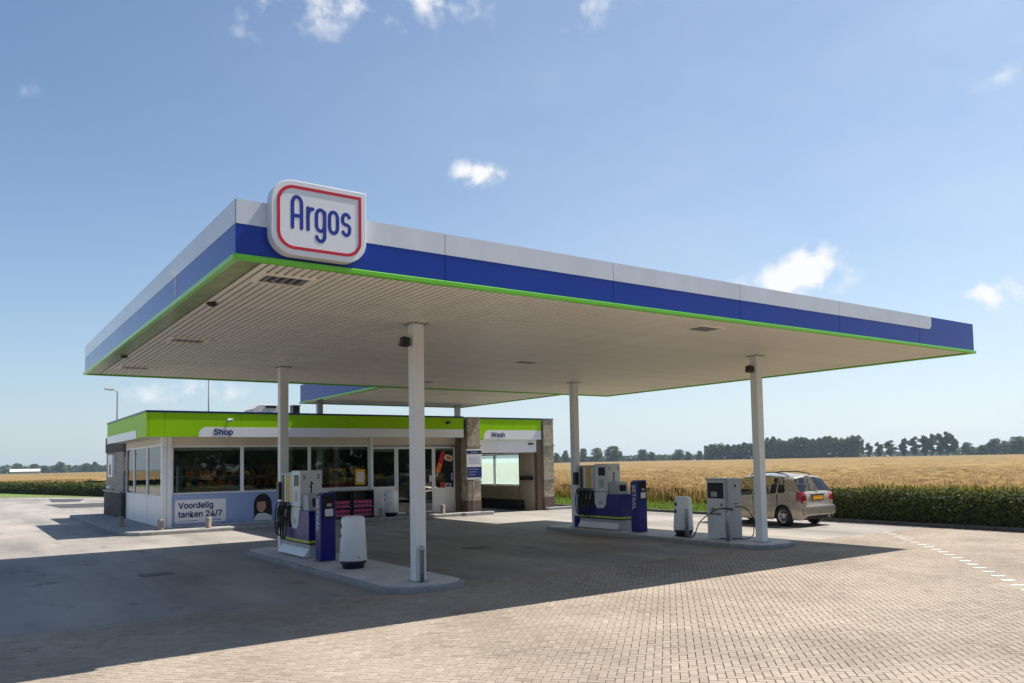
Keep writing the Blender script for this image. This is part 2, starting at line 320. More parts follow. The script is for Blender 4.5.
# ------------------------------------------------------------------ mesh helpers
class MB:
    def __init__(s): s.v = []; s.f = []; s.sm = []
    def add(s, vs, fs, smooth=False):
        o = len(s.v); s.v += [tuple(v) for v in vs]; s.f += [tuple(i + o for i in f) for f in fs]; s.sm += [smooth] * len(fs); return s
    def box(s, x0, x1, y0, y1, z0, z1):
        return s.add([(x0, y0, z0), (x1, y0, z0), (x1, y1, z0), (x0, y1, z0), (x0, y0, z1), (x1, y0, z1), (x1, y1, z1), (x0, y1, z1)],
                     [(3, 2, 1, 0), (4, 5, 6, 7), (0, 1, 5, 4), (1, 2, 6, 5), (2, 3, 7, 6), (3, 0, 4, 7)])
    def prism(s, poly, a, b, axis='z'):
        # polygon (2D, counter-clockwise) pushed from a to b along an axis
        def p(u, v, h): return {'z': (u, v, h), 'y': (u, h, v), 'x': (h, u, v)}[axis]
        n = len(poly); vs = [p(u, v, a) for u, v in poly] + [p(u, v, b) for u, v in poly]
        fs = [tuple(range(n))[::-1], tuple(range(n, 2 * n))] + [(i, (i + 1) % n, n + (i + 1) % n, n + i) for i in range(n)]
        if axis == 'y': fs = [f[::-1] for f in fs]
        return s.add(vs, fs)
    def lathe(s, prof, cx=0, cy=0, n=24, smooth=True, axis='z', cap=True):
        vs = []; fs = []
        for r, z in prof:
            for i in range(n):
                a = 2 * math.pi * i / n; u, v = r * math.cos(a), r * math.sin(a)
                vs.append((cx + u, cy + v, z) if axis == 'z' else (z, cx + u, cy + v))
        for j in range(len(prof) - 1):
            for i in range(n):
                k = (i + 1) % n; fs.append((j * n + i, j * n + k, (j + 1) * n + k, (j + 1) * n + i))
        s.add(vs, fs, smooth)
        if not cap: return s
        o = len(s.v) - len(vs)
        s.f.append(tuple(o + i for i in range(n))[::-1]); s.f.append(tuple(o + (len(prof) - 1) * n + i for i in range(n))); s.sm += [False, False]
        return s
    def tube(s, pts, r, n=8, smooth=True):
        pts = [Vector(p) for p in pts]; rs = r if isinstance(r, (list, tuple)) else [r] * len(pts)
        vs = []; fs = []; prev = None
        for i, p in enumerate(pts):
            d = (pts[min(i + 1, len(pts) - 1)] - pts[max(i - 1, 0)]).normalized()
            if prev is None: a = d.orthogonal().normalized()
            else: a = (prev - d * prev.dot(d)).normalized()
            prev = a; b = d.cross(a)
            for k in range(n):
                t = 2 * math.pi * k / n; vs.append(p + (a * math.cos(t) + b * math.sin(t)) * rs[i])
        for j in range(len(pts) - 1):
            for i in range(n):
                k = (i + 1) % n; fs.append((j * n + i, j * n + k, (j + 1) * n + k, (j + 1) * n + i))
        s.add(vs, fs, smooth); o = len(s.v) - len(vs)
        s.f.append(tuple(o + i for i in range(n))[::-1]); s.f.append(tuple(o + (len(pts) - 1) * n + i for i in range(n))); s.sm += [False, False]
        return s
    def mesh(s, name, mt=None):
        me = bpy.data.meshes.new(name); me.from_pydata(s.v, [], s.f); me.polygons.foreach_set('use_smooth', s.sm)
        if mt: me.materials.append(mt)
        me.update(); return me
def npmesh(name, verts, quads, mt, tri=False):
    me = bpy.data.meshes.new(name); k = quads.shape[1]; nf = len(quads)
    me.vertices.add(len(verts)); me.vertices.foreach_set('co', np.ascontiguousarray(verts, dtype=np.float32).ravel())
    me.loops.add(nf * k); me.loops.foreach_set('vertex_index', np.ascontiguousarray(quads, dtype=np.int32).ravel())
    me.polygons.add(nf); me.polygons.foreach_set('loop_start', np.arange(0, nf * k, k, dtype=np.int32))
    me.polygons.foreach_set('use_smooth', np.zeros(nf, dtype=bool)); me.update(calc_edges=True); me.validate(); me.materials.append(mt); return me
def link(name, data, parent=None, loc=None):
    o = bpy.data.objects.new(name, data); C.objects.link(o)
    if parent is not None:
        o.parent = parent
    if loc is not None: o.location = loc
    return o
def wpos(parent):
    l = Vector((0, 0, 0))
    while parent is not None: l += parent.location; parent = parent.parent
    return l
def obj(name, mb, mt, parent=None, bevel=0, local=False, label=None):
    """one mesh object; coordinates are world ones unless local"""
    me = mb.mesh(name, P[mt] if isinstance(mt, str) else mt) if isinstance(mb, MB) else mb
    o = link(name, me, parent)
    if parent is not None and not local: o.location = -wpos(parent)
    if bevel:
        b = o.modifiers.new('bevel', 'BEVEL'); b.width = bevel; b.segments = 2; b.limit_method = 'ANGLE'; b.angle_limit = R(40)
    if label: o['label'] = label
    return o
def tag(o, label, cat, group=None):
    o['label'] = label; o['category'] = cat
    if group: o['group'] = group
    return o
def thing(name, loc, label, cat, group=None):
    return tag(link(name, None, None, loc), label, cat, group)
def struct(o): o['kind'] = 'structure'; return o
def stuff(o): o['kind'] = 'stuff'; return o
def copy_tree(o, parent=None):
    c = o.copy(); C.objects.link(c); c.parent = parent
    for ch in [x for x in bpy.data.objects if x.parent == o]: copy_tree(ch, c)
    return c
def B(x0, x1, y0, y1, z0, z1): return MB().box(x0, x1, y0, y1, z0, z1)
def rrect(x0, x1, z0, z1, r, n=8):
    """rounded rectangle; r = radii for (bl, br, tr, tl)"""
    r = r if isinstance(r, (tuple, list)) else (r,) * 4
    pts = []
    for (cx, cz, rr, a0) in ((x0 + r[0], z0 + r[0], r[0], 180), (x1 - r[1], z0 + r[1], r[1], 270), (x1 - r[2], z1 - r[2], r[2], 0), (x0 + r[3], z1 - r[3], r[3], 90)):
        if rr < 1e-4: pts.append((cx, cz)); continue
        for i in range(n + 1):
            a = R(a0 + 90 * i / n); pts.append((cx + rr * math.cos(a), cz + rr * math.sin(a)))
    return pts
def ring_frame(mb, x0, x1, z0, z1, y0, y1, t):
    mb.box(x0, x0 + t, y0, y1, z0, z1); mb.box(x1 - t, x1, y0, y1, z0, z1)
    mb.box(x0 + t, x1 - t, y0, y1, z0, z0 + t); mb.box(x0 + t, x1 - t, y0, y1, z1 - t, z1); return mb
try: FONT = bpy.data.fonts.load(bpy.utils.system_resource('DATAFILES', path='fonts') + '/Inter.woff2')     # the sans that ships with Blender
except Exception: FONT = None
def text(name, body, size, mt, parent, pos, face='-y', bold=.0, depth=.004, align='LEFT', roll=0, xs=1.0, space=1.0):
    cv = bpy.data.curves.new('t', 'FONT'); cv.body = body; cv.size = size; cv.extrude = depth / 2;  cv.align_x = align; cv.resolution_u = 4
    if FONT: cv.font = FONT
    cv.space_character = space
    t = bpy.data.objects.new('t', cv); C.objects.link(t); dg = bpy.context.evaluated_depsgraph_get(); dg.update()
    me = bpy.data.meshes.new_from_object(t.evaluated_get(dg)); bpy.data.objects.remove(t)
    if bold:      # heavier strokes: shifted copies, each a hair deeper
        v0 = [v.co.copy() for v in me.vertices]; f0 = [tuple(p_.vertices) for p_ in me.polygons]; mb = MB()
        for i_, (ax, ay) in enumerate(((-1, 0), (1, 0), (0, 1), (0, -1), (0, 0))): mb.add([(v.x + ax * bold, v.y + ay * bold, v.z + i_ * .0005) for v in v0], f0)
        me = mb.mesh(name)
    me.materials.clear(); me.materials.append(P[mt])
    o = link(name, me, parent); o.location = Vector(pos) - (wpos(parent) if parent else Vector())
    mr_ = Matrix.Rotation(R(90), 4, 'X')
    if face == '-x': mr_ = Matrix.Rotation(R(-90), 4, 'Z') @ mr_
    if roll: mr_ = mr_ @ Matrix.Rotation(R(roll), 4, 'Z')
    o.rotation_euler = mr_.to_euler(); o.scale = (xs, 1, 1)
    return o

# ------------------------------------------------------------------ ground and terrain
def sheet(name, poly, z, mt):
    return struct(obj(name, MB().add([(x, y, z) for x, y in poly], [tuple(range(len(poly)))]), mt))
sheet('ground', [(-4000, -4000), (4000, -4000), (4000, 4000), (-4000, 4000)], -.06, 'soil')
sheet('concrete_forecourt', [(-70, .0), (16.05, .0), (16.05, 46), (6.5, 46), (2.4, 57.5), (-3.4, 66.5), (-12, 92), (-70, 130)], 0, 'concrete')
sheet('road', [(-300, -34), (300, -34), (300, -26), (-300, -26)], -.02, 'asphalt')
sheet('lawn', [(16.2, 3.0), (20.6, 3.0), (20.6, 75), (6.5, 75), (-4.5, 110), (-70, 200), (-70, 130.2), (-12, 92.2), (-3.4, 66.7), (2.4, 57.7), (6.6, 46.2), (16.2, 46.2)], .012, 'lawn')
for nm, poly in (('dark_patch', [(-.75, 57.5), (1.15, 54.0), (.35, 49.0), (-1.15, 49.8)]), ('dark_patch', [(-1.9, 46.0), (1.6, 45.0), (.75, 38.2), (-1.6, 39.5)])):
    sheet(nm, poly, .004, 'asphalt')  # flat dark patches on the far concrete, same colour as the road

# pavement of brick pavers laid in herringbone, 45 degrees to the forecourt
struct(obj('edging', B(-30, 16.04, -.10, -.003, -.05, -.001), 'kerb'))
pav = sheet('brick_pavement', [(-30, -26), (16.05, -26), (16.05, -.012), (-30, -.012)], -.016, 'sand')
W = .086; s2 = math.sqrt(.5)
def paver_verts(cx, cy, L, Wd, ang, z, tx, ty):
    g = .0062; ch = .004
    def rect(a, b, zz): return [(-a, -b, zz), (a, -b, zz), (a, b, zz), (-a, b, zz)]
    pts = rect(L / 2 - g / 2 - ch, Wd / 2 - g / 2 - ch, 0) + rect(L / 2 - g / 2, Wd / 2 - g / 2, -.005) + rect(L / 2 - g / 2, Wd / 2 - g / 2, -.016)
    return pts
PF = [(0, 1, 2, 3)] + [(4 + i, 4 + (i + 1) % 4, (i + 1) % 4, i) for i in range(4)] + [(8 + i, 8 + (i + 1) % 4, 4 + (i + 1) % 4, 4 + i) for i in range(4)]
base = np.array(paver_verts(0, 0, 2 * W, W, 0, 0, 0, 0))
cells = []
rng = random.Random(3)
for i in range(-210, 320):
    for j in range(-320, 320):
        c = (i - j) % 4
        if c == 0: u, v, hor = (i + 1) * W, (j + .5) * W, True
        elif c == 3: u, v, hor = (i + .5) * W, (j + 1) * W, False
        else: continue
        x = (u + v) * s2; y = (u - v) * s2 - 5
        if x < -9.5 or x > 15.95 or y > -.09 or y < -12.3: continue
        d = Vector((x, y, 0)) - CAM; z = d.dot(cf)
        if z < 2.5: continue
        px = 536.8 + FPX * d.dot(cr) / z; py = 415.3 - FPX * d.dot(cu) / z
        if px < -330 or px > 1350 or py > 900: continue
        inside = -5 < px < 1029 and py < 688
        cells.append((z if inside else 1e3 + z, x, y, hor))
cells.sort()
one = MB(); one.add([tuple(p) for p in base], PF); me1 = one.mesh('paver', P['paver'])
for k, (z, x, y, hor) in enumerate(cells[:300]):
    o = link('paver', me1, pav, (x, y, rng.uniform(-.0012, .0012)))
    o.rotation_euler = (rng.uniform(-.008, .008), rng.uniform(-.008, .008), R(45 if hor else -45))
rest = cells[300:]; n = len(rest)
xs = np.array([c[1] for c in rest]); ys = np.array([c[2] for c in rest]); hs = np.array([c[3] for c in rest])
rs = np.random.RandomState(4)
ang = np.where(hs, R(45), R(-45)) + rs.normal(0, .004, n)
tx = rs.normal(0, .004, n); ty = rs.normal(0, .004, n); zz = rs.normal(0, .0007, n)
bx, by, bz = base[:, 0][None], base[:, 1][None], base[:, 2][None]
V = np.stack([xs[:, None] + bx * np.cos(ang)[:, None] - by * np.sin(ang)[:, None],
              ys[:, None] + bx * np.sin(ang)[:, None] + by * np.cos(ang)[:, None],
              bz + zz[:, None] + bx * tx[:, None] + by * ty[:, None]], -1).reshape(-1, 3)
F = (np.array(PF)[None] + (np.arange(n) * 12)[:, None, None]).reshape(-1, 4)
po = link('paver_field', npmesh('paver_field', V, F, P['paver']), pav); stuff(po)
# curved line of white pavers
cur = [(14.3, .1), (13.69, -.2), (13.18, -.75), (12.38, -1.46), (11.66, -2.23), (10.92, -2.97), (10.1, -3.71), (9.38, -4.37), (8.6, -5.01), (7.75, -5.74), (7.01, -6.37), (6.2, -7.0), (5.2, -7.7)]
acc = 0; nxt = .2
mk = MB().box(-.10, .10, -.05, .05, .0, .0065).mesh('marking_paver', P['marking'])
for (x0, y0), (x1, y1) in zip(cur, cur[1:]):
    L = math.hypot(x1 - x0, y1 - y0)
    while nxt < acc + L:
        t = (nxt - acc) / L; yy = y0 + (y1 - y0) * t
        if yy < -.15:
            o = link('marking_paver', mk, pav, (x0 + (x1 - x0) * t, yy, .0)); o.rotation_euler.z = R(-45)
        nxt += .5
    acc += L
# kerb along the right-hand edge, the hedge's shadow put into its colour
k = struct(obj('kerb', MB().box(16.05, 16.19, -26, 46, -.05, .10), 'kerbshade', bevel=.02))

# wheat field: raised crop surface with an uneven top, over the whole plain behind the station
def field(name, xs_, ys_):
    X_, Y_ = np.meshgrid(xs_, ys_, indexing='ij'); d = np.hypot(X_ - CAM.x, Y_ - CAM.y)
    Z = .72 + np.where(d < 130, rs.normal(0, .06, X_.shape), rs.normal(0, .03, X_.shape))
    vv = np.stack([X_, Y_, Z], -1).reshape(-1, 3); a, b = X_.shape
    idx = np.arange(a * b).reshape(a, b)
    q = np.stack([idx[:-1, :-1], idx[1:, :-1], idx[1:, 1:], idx[:-1, 1:]], -1).reshape(-1, 4)
    return struct(link(name, npmesh(name, vv, q, P['wheat'])))
fx_ = np.concatenate([np.arange(20.7, 60, .45), np.geomspace(60, 640, 60)])
fy_ = np.concatenate([-np.geomspace(200, 8, 25), np.arange(-7.5, 75, .6), np.geomspace(75.5, 640, 60)])
field('wheat_field', fx_, fy_)
field('wheat_field', np.concatenate([-np.geomspace(300, 12, 20), np.arange(-11, 20.4, .7)]), np.concatenate([np.arange(103, 160, .8), np.geomspace(161, 640, 50)]))
def blades(name, n, fx, hmin, hmax, wd, lean, mt, parent=None):
    """n upright crossed blades at positions given by fx(n) -> x, y, z"""
    x, y, z = fx(n); h = rs.uniform(hmin, hmax, n); a = rs.uniform(0, 2 * np.pi, n); ww = wd * rs.uniform(.6, 1.4, n)
    lx = rs.normal(0, lean, n) * h; ly = rs.normal(0, lean, n) * h
    ca, sa = np.cos(a) * ww / 2, np.sin(a) * ww / 2
    v = np.stack([np.stack([x - ca, y - sa, z], -1), np.stack([x + ca, y + sa, z], -1),
                  np.stack([x + ca * .5 + lx, y + sa * .5 + ly, z + h], -1), np.stack([x - ca * .5 + lx, y - sa * .5 + ly, z + h], -1)], 1).reshape(-1, 3)
    return stuff(link(name, npmesh(name, v, np.arange(4 * n).reshape(-1, 4), P[mt]), parent))
U = rs.uniform
def in_right(n):
    t = U(0, 1, n) ** 2.2; return 20.5 + t * 75, U(-22, 85, n), np.where(t < .004, 0, .38 - .12 * t)
blades('wheat_stalks', 130000, in_right, .34, .52, .045, .35, 'straw')
def in_edge(n): return U(20.3, 20.9, n), U(-16, 62, n), U(0, .02, n)
blades('wheat_stalks', 9000, in_edge, .5, .85, .06, .15, 'straw')
def in_hl(n):
    t = U(0, 1, n); return -9 + t * 14 + U(0, 4, n), U(103.2, 112, n), np.full(n, .3)
blades('wheat_stalks', 5000, in_hl, .4, .7, .10, .2, 'straw')
def verge(n): return U(16.3, 20.6, n), U(3.2, 52, n), np.full(n, .01)
blades('verge_grass', 42000, verge, .05, .16, .035, .3, 'grass')
def weeds(n):
    x, y = U(19.6, 20.9, n), U(3, 50, n); return x, y, np.full(n, .01)
blades('tall_weeds', 3500, weeds, .15, .6, .045, .3, 'weed')
def hw_(n): return U(17.3, 18.6, n), U(-14, 3, n), np.full(n, .01)
blades('tall_weeds', 6000, hw_, .75, 1.12, .05, .12, 'weed')
def lv(n):
    t = U(0, 1, n); return -9 + 16 * t + U(-.5, 3, n), 87 - 33 * t + U(-3, 4, n), np.full(n, .012)

# ------------------------------------------------------------------ hedges
def hedge(name, a, b, h, wd, n, ls, label):
    a, b = Vector((*a, 0)), Vector((*b, 0)); L = (b - a).length; d = (b - a) / L; nn = Vector((-d.y, d.x, 0))
    t = thing(name, a + (b - a) / 2, label, 'hedge')
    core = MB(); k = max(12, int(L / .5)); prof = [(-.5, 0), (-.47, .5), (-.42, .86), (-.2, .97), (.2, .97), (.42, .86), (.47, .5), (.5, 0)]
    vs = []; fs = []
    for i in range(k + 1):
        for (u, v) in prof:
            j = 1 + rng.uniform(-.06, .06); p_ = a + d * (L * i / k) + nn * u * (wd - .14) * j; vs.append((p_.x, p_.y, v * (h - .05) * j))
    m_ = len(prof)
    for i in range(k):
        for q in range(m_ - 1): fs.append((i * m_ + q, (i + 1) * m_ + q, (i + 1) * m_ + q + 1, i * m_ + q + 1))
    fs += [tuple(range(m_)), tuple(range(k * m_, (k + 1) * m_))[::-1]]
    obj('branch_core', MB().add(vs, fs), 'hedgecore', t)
    # leaves over the sides and the top
    s_ = U(0, L, n); side = U(0, 1, n); per = 2 * h + wd
    q = side * per; u = np.where(q < h, -wd / 2, np.where(q < h + wd, -wd / 2 + (q - h), wd / 2)); z = np.where(q < h, q, np.where(q < h + wd, h, per - q))
    bump = .5 * np.sin(s_ * 2.1) + .5 * np.sin(s_ * 5.3 + 1)
    u = u * (1 + .05 * bump) + rs.normal(0, .035, n); z = np.clip(z * (1 + .02 * bump) + rs.normal(0, .03, n), .02, None)
    z += np.where((q > h) & (q < h + wd) & (U(0, 1, n) < .12), U(0, .12, n), 0)
    px = a.x + d.x * s_ + nn.x * u; py = a.y + d.y * s_ + nn.y * u
    leaf_quads('foliage', np.stack([px, py, z], -1), ls, 'hedge', t)
    return t
def leaf_quads(name, c, ls, mt, parent, zb=.0, local=False):
    n = len(c); v1 = rs.normal(0, 1, (n, 3)); v1 /= np.linalg.norm(v1, axis=1)[:, None]
    v2 = np.cross(v1, rs.normal(0, 1, (n, 3))); v2 /= np.linalg.norm(v2, axis=1)[:, None] + 1e-9
    s_ = ls * U(.6, 1.4, n)[:, None]; v1 = v1 * s_ * .5; v2 = v2 * s_ * .36
    vv = np.stack([c - v1, c + v2 * .9 - v1 * .1, c + v1, c - v2 * .9 - v1 * .1], 1).reshape(-1, 3)
    me = npmesh(name, vv, np.arange(4 * n).reshape(-1, 4), P[mt])
    if parent is None: return me
    o = link(name, me, parent)
    if not local: o.location = -wpos(parent)
    return o
hedge('hedge', (16.75, 3.5), (16.75, -14), .93, .85, 36000, .08, 'clipped dark green hedge beside the silver car, running along the right kerb')
hedge('hedge', (-8.2, 106), (7.2, 44), .98, 1.1, 16000, .17, 'long dark hedge in front of the wheat at the far left of the forecourt')

# ------------------------------------------------------------------ trees
def crown_points(n, blobs):
    out_ = []
    tv = sum(b[3] * b[4] * b[5] for b in blobs)
    for (cx, cy, cz, rx, ry, rz) in blobs:
        k = max(20, int(n * rx * ry * rz / tv)); v = rs.normal(0, 1, (k, 3)); v /= np.linalg.norm(v, axis=1)[:, None]
        r_ = U(.45, 1.05, k) ** .6
        out_.append(np.array([cx, cy, cz]) + v * r_[:, None] * np.array([rx, ry, rz]))
    return np.concatenate(out_)
def make_tree(kind, nleaf, ls, mt='leaf'):
    """unit-height tree meshes: trunk with limbs, crown"""
    rg = random.Random(kind * 17 + 1); tr = MB(); blobs = []
    if kind in (0, 1):      # tall, loose, poplar-like
        tr.tube([(0, 0, 0), (.004, 0, .3), (-.004, .004, .6), (.003, 0, .9)], [.018, .014, .009, .003], 7)
        for i in range(18):
            z = .16 + .78 * i / 17; wd_ = .20 * math.sin(math.pi * min(1, (z - .12) / .9)) ** .7 + .03; a = rg.uniform(0, 6.28); o_ = wd_ * rg.uniform(.25, .8)
            x, y = o_ * math.cos(a), o_ * math.sin(a); tr.tube([(0, 0, z - .1), (x * .5, y * .5, z - .05), (x, y, z)], [.007, .005, .002], 5)
            blobs.append((x, y, z, wd_ * rg.uniform(.45, .75), wd_ * rg.uniform(.45, .75), rg.uniform(.05, .085)))
    else:                   # broad round tree
        tr.tube([(0, 0, 0), (.01, 0, .2), (.0, .01, .45), (.01, 0, .75)], [.03, .024, .016, .004], 7)
        for i in range(34):
            z = .14 + .76 * (i + rg.random()) / 34; wd_ = .38 * math.sin(math.pi * min(1, (z + .08) / 1.1)) ** .6; a = rg.uniform(0, 6.28); o_ = wd_ * rg.uniform(.2, .85)
            x, y = o_ * math.cos(a), o_ * math.sin(a); tr.tube([(0, 0, z * .55), (x * .5, y * .5, z * .8), (x, y, z)], [.011, .007, .003], 5)
            blobs.append((x, y, z, rg.uniform(.11, .17), rg.uniform(.11, .17), rg.uniform(.08, .13)))
    pts = crown_points(nleaf, blobs); pts[:, 2] = np.clip(pts[:, 2], .1, 1.02)
    return tr.mesh('trunk', P['bark']), leaf_quads('crown', pts, ls, mt, None)
TREE = {k: make_tree(k, 1900 if k < 2 else 2400, .06 if k < 2 else .075) for k in range(5)}
def tree(x, y, h, kind, label, group, wide=1.0, z=0):
    t = thing('tree', (x, y, z), label, 'tree', group); t.scale = (h * wide, h * wide, h); t.rotation_euler.z = rng.uniform(0, 6.28)
    link('trunk', TREE[kind][0], t); link('crown', TREE[kind][1], t); return t
def polar(px, dist):
    """point on the plain seen px columns from the left edge of the view, dist metres away"""
    a = .94559 - math.atan((px - 536.8) / FPX); return CAM.x + dist * math.cos(a), CAM.y + dist * math.sin(a)
row = [(867.5, 15.2, 1.1, 'leftmost tall tree of the row standing on the right horizon'), (877.5, 16, 1.0, 'second tall tree from the left in the right horizon row'),
       (888.5, 17, 1.5, 'broad third tree of the right horizon row, just before the gap'), (903, 19, 1.15, 'first tall tree after the gap in the horizon row'),
       (913, 20, 1.15, 'slim tall tree second after the gap in the horizon row'), (923.5, 21, 1.2, 'tall tree in the middle of the right horizon row'),
       (931, 22, 1.0, 'narrow tree right beside the middle tree of the horizon row'), (939, 23, 1.1, 'tall tree third from the right end of the horizon row'),
       (946, 24, 1.15, 'tallest tree of the right horizon row'), (952, 21.5, .9, 'rightmost slim tree of the tall horizon row')]
for i, (px, h, wd_, lb) in enumerate(row):
    tree(*polar(px, 690 + rng.uniform(-12, 12)), h * .8, i % 2, lb, 'row of tall trees on the right horizon', wd_ * 1.05)
low = [(967, 12.5, 1.3, 'low round tree just right of the tall horizon row'), (981, 9.5, 1.6, 'lowest bushy tree between the row and the right edge'), (994, 15, 1.3, 'round tree near the right edge of the horizon'), (1005, 13, 1.2, 'bushy tree second from the right edge'), (1016, 16, 1.4, 'big round tree at the right edge of the horizon'),
       (1040, 14, 1.3, 'round tree beyond the right edge'),
       (651, 10, 1.3, 'small round tree left of the horizon wood, above the wheat'), (677.5, 12, 1.3, 'round tree on the horizon between the blue pay post and white bin'), (687, 9.5, 1.0, 'small tree just right of the round horizon tree over the bin'), (698, 10, .9, 'small upright tree just left of the dark horizon wood'),
       (642, 12.5, 1.2, 'round horizon tree right of the pump island post'), (613.5, 17, 1.7, 'broadest tree on the horizon above the far pump'), (595, 15, 1.3, 'round horizon tree above the nozzles of the far pump'), (582, 15, .8, 'narrow horizon tree beside the far column'), (565, 13, .8, 'slim horizon tree between wash bay and far column'), (556, 11, 1.1, 'low tree on the horizon right of the wash bay')]
for i, (px, h, wd_, lb) in enumerate(low):
    tree(*polar(px, 800 + rng.uniform(-20, 20)), h, 2 + i % 3, lb, 'scattered trees on the horizon', wd_)
for i, (px, h, wd_, lb) in enumerate([(16, 12, 1.4, 'round tree behind the white barn on the left horizon'), (34, 11, 1.3, 'round tree right of the white barn roof'), (44, 9, 1.2, 'low round tree on the left horizon'), (61, 13, 1.3, 'tallest round tree on the left horizon'), (86, 11, 1.2, 'tree on the left horizon near the shop'), (94, 12.5, 1.0, 'narrow tree on the left horizon closest to the shop')]):
    tree(*polar(px, 1060), h, 2 + i % 3, lb, 'trees on the left horizon', wd_)
def wood(name, px0, px1, dist, depth, h, n, ls, label):
    x = U(px0, px1, n); dd = dist + U(0, depth, n); a = .94559 - np.arctan((x - 536.8) / FPX)
    ht = h * (.84 + .07 * np.sin(x * .23) + .07 * np.abs(np.sin(x * .41 + 2)) + .04 * np.sin(x * 1.1)); z = ht * np.where(U(0, 1, n) < .4, U(0, 1, n), U(.0, 1, n) ** .42)
    c = np.stack([CAM.x + dd * np.cos(a), CAM.y + dd * np.sin(a), z], -1)
    o = stuff(link(name, leaf_quads(name, c, ls, 'leafdark', None))); o['label'] = label; return o
wood('distant_wood', 704, 760, 740, 40, 15.5, 5000, 3.0, 'wood on the horizon left of the right-hand column')
wood('distant_wood', 756, 862, 730, 45, 19.5, 11000, 3.0, 'dense wood on the horizon above the parked car')
wood('distant_wood', 856, 960, 1150, 40, 7, 2500, 3.0, 'low growth on the horizon behind the tall tree row')
wood('distant_wood', 954, 1100, 1000, 40, 9, 5000, 3.2, 'low tree line on the right horizon')
wood('distant_wood', 540, 706, 1050, 40, 8, 6000, 3.4, 'low tree line across the middle horizon')
wood('distant_wood', -120, 130, 1250, 60, 10, 9000, 4.2, 'blue-grey tree line along the left horizon')
# white-roofed barn
bx_, by_ = polar(25, 1000)
t = thing('barn', (bx_, by_, 0), 'long low barn with a white roof on the left horizon', 'barn'); t.rotation_euler.z = R(-5)
obj('wall', B(-13, 13, -6, 6, 0, 2.4), 'stone', t, local=True); obj('roof', MB().prism([(-6.6, 2.4), (6.6, 2.4), (0, 5.0)], -13.5, 13.5, 'x'), 'barnroof', t, local=True)
# roadside trees opposite the station (seen mirrored in the shop glass)
wood('unseen_wood', 0, 1, 1, 1, 1, 10, .1, 'unseen wood added opposite the station for dark shop window reflections') if False else None
TREE[7] = make_tree(2, 6000, .034); TREE[8] = make_tree(4, 6000, .034)
nb = 26000; zz_ = 13 * U(0, 1, nb) ** .55 * (.8 + .2 * rs.rand(nb)); xx_ = U(-130, 130, nb)  # out-of-view leaf belt, added so the shop glass reflects something dark
o = stuff(link('unseen_wood', leaf_quads('unseen_wood', np.stack([xx_, -60 + U(-6, 6, nb), zz_ * (.85 + .15 * np.sin(xx_ * .4))], -1), 1.6, 'leafdark', None))); o['label'] = 'unseen dense wood added across the road to darken the shop window reflections'
for i in range(13):
    tree(-62 + i * 11 + rng.uniform(-2, 2), -46 + rng.uniform(-3, 3), rng.uniform(10, 14), 7 + i % 2, 'leafy roadside tree opposite the forecourt, mirrored in the shop windows', 'trees along the road opposite', 1.05)

# ------------------------------------------------------------------ canopies
X0, X1, Y0, Y1, ZB, ZT = -3.78, 13.14, -2.95, 10.28, 4.40, 5.10
def wallbox(mb, side, a, b, off0, off1, z0, z1, x0, x1, y0, y1):
    """box along one side of a rectangle, from a to b along it, off0..off1 outward"""
    if side == 'f': mb.box(a, b, y0 - off1, y0 - off0, z0, z1)
    if side == 'b': mb.box(a, b, y1 + off0, y1 + off1, z0, z1)
    if side == 'l': mb.box(x0 - off1, x0 - off0, a, b, z0, z1)
    if side == 'r': mb.box(x1 + off0, x1 + off1, a, b, z0, z1)
    return mb
def canopy(x0, x1, y0, y1, sides, label, bands, pitch=.105):
    t = thing('canopy', ((x0 + x1) / 2, (y0 + y1) / 2, 0), label, 'canopy')
    r_ = (x0, x1, y0, y1)
    obj('roof_deck', B(x0 + .07, x1 - .07, y0 + .07, y1 - .07, ZB + .075, ZT - .1), 'deckdark', t)
    for side, joints in sides.items():
        for a, b in zip(joints, joints[1:]):
            obj('fascia_panel', wallbox(MB(), side, a + .004, b - .004, -.05, 0, ZB + .07, ZT, *r_), 'blue', t, bevel=.003)
        for a, b in bands.get(side, []):
            if isinstance(b, tuple):
                o = obj('white_band', MB().prism(rrect(a + .004, b[0], ZB + .42, ZT + .003, (0, .13, 0, 0)), y0 - .004, y0 - .001, 'y'), 'band', t)
            else: obj('white_band', wallbox(MB(), side, a + .004, b - .004, .001, .004, ZB + .42, ZT + .003, *r_), 'band', t)
    for side, (a, b) in dict(f=(x0 - .035, x1 + .035), b=(x0 - .035, x1 + .035), l=(max(y0, sides['l'][0]) + .012, y1 - .012), r=(max(y0, sides['r'][0]) + .012, y1 - .012)).items():
        if side not in sides: continue
        mb = wallbox(MB(), side, a, b, -.045, .035 if side in 'fb' else .034, ZB, ZB + .067, *r_)
        obj('edge_trim', mb, 'green', t, bevel=.012)
    obj('inner_trim', B(x0 + .047, x0 + .30, y0 + .08, y1 - .05, ZB + .022, ZB + .032), 'trim_inner', t)
    n_ = int((x1 - x0 - .40) / pitch); me = MB().prism([(-.036, 0), (.036, 0), (.036, .018), (.03, .022), (-.03, .022), (-.036, .018)][::1], y0 + .08, y1 - (.08 if 'b' in sides else -.08), 'y').mesh('ceiling_slat', P['slat'])
    for i in range(n_):
        x = x0 + .33 + (i + .5) * (x1 - x0 - .40) / n_; link('ceiling_slat', me, t, Vector((x, 0, ZB + .035)) - wpos(t))
    return t
JF = [X0, -1.08, 1.88, 4.83, 7.78, 10.73, X1]; JL = [Y0, .04, 2.9, 4.44, 7.25, Y1]
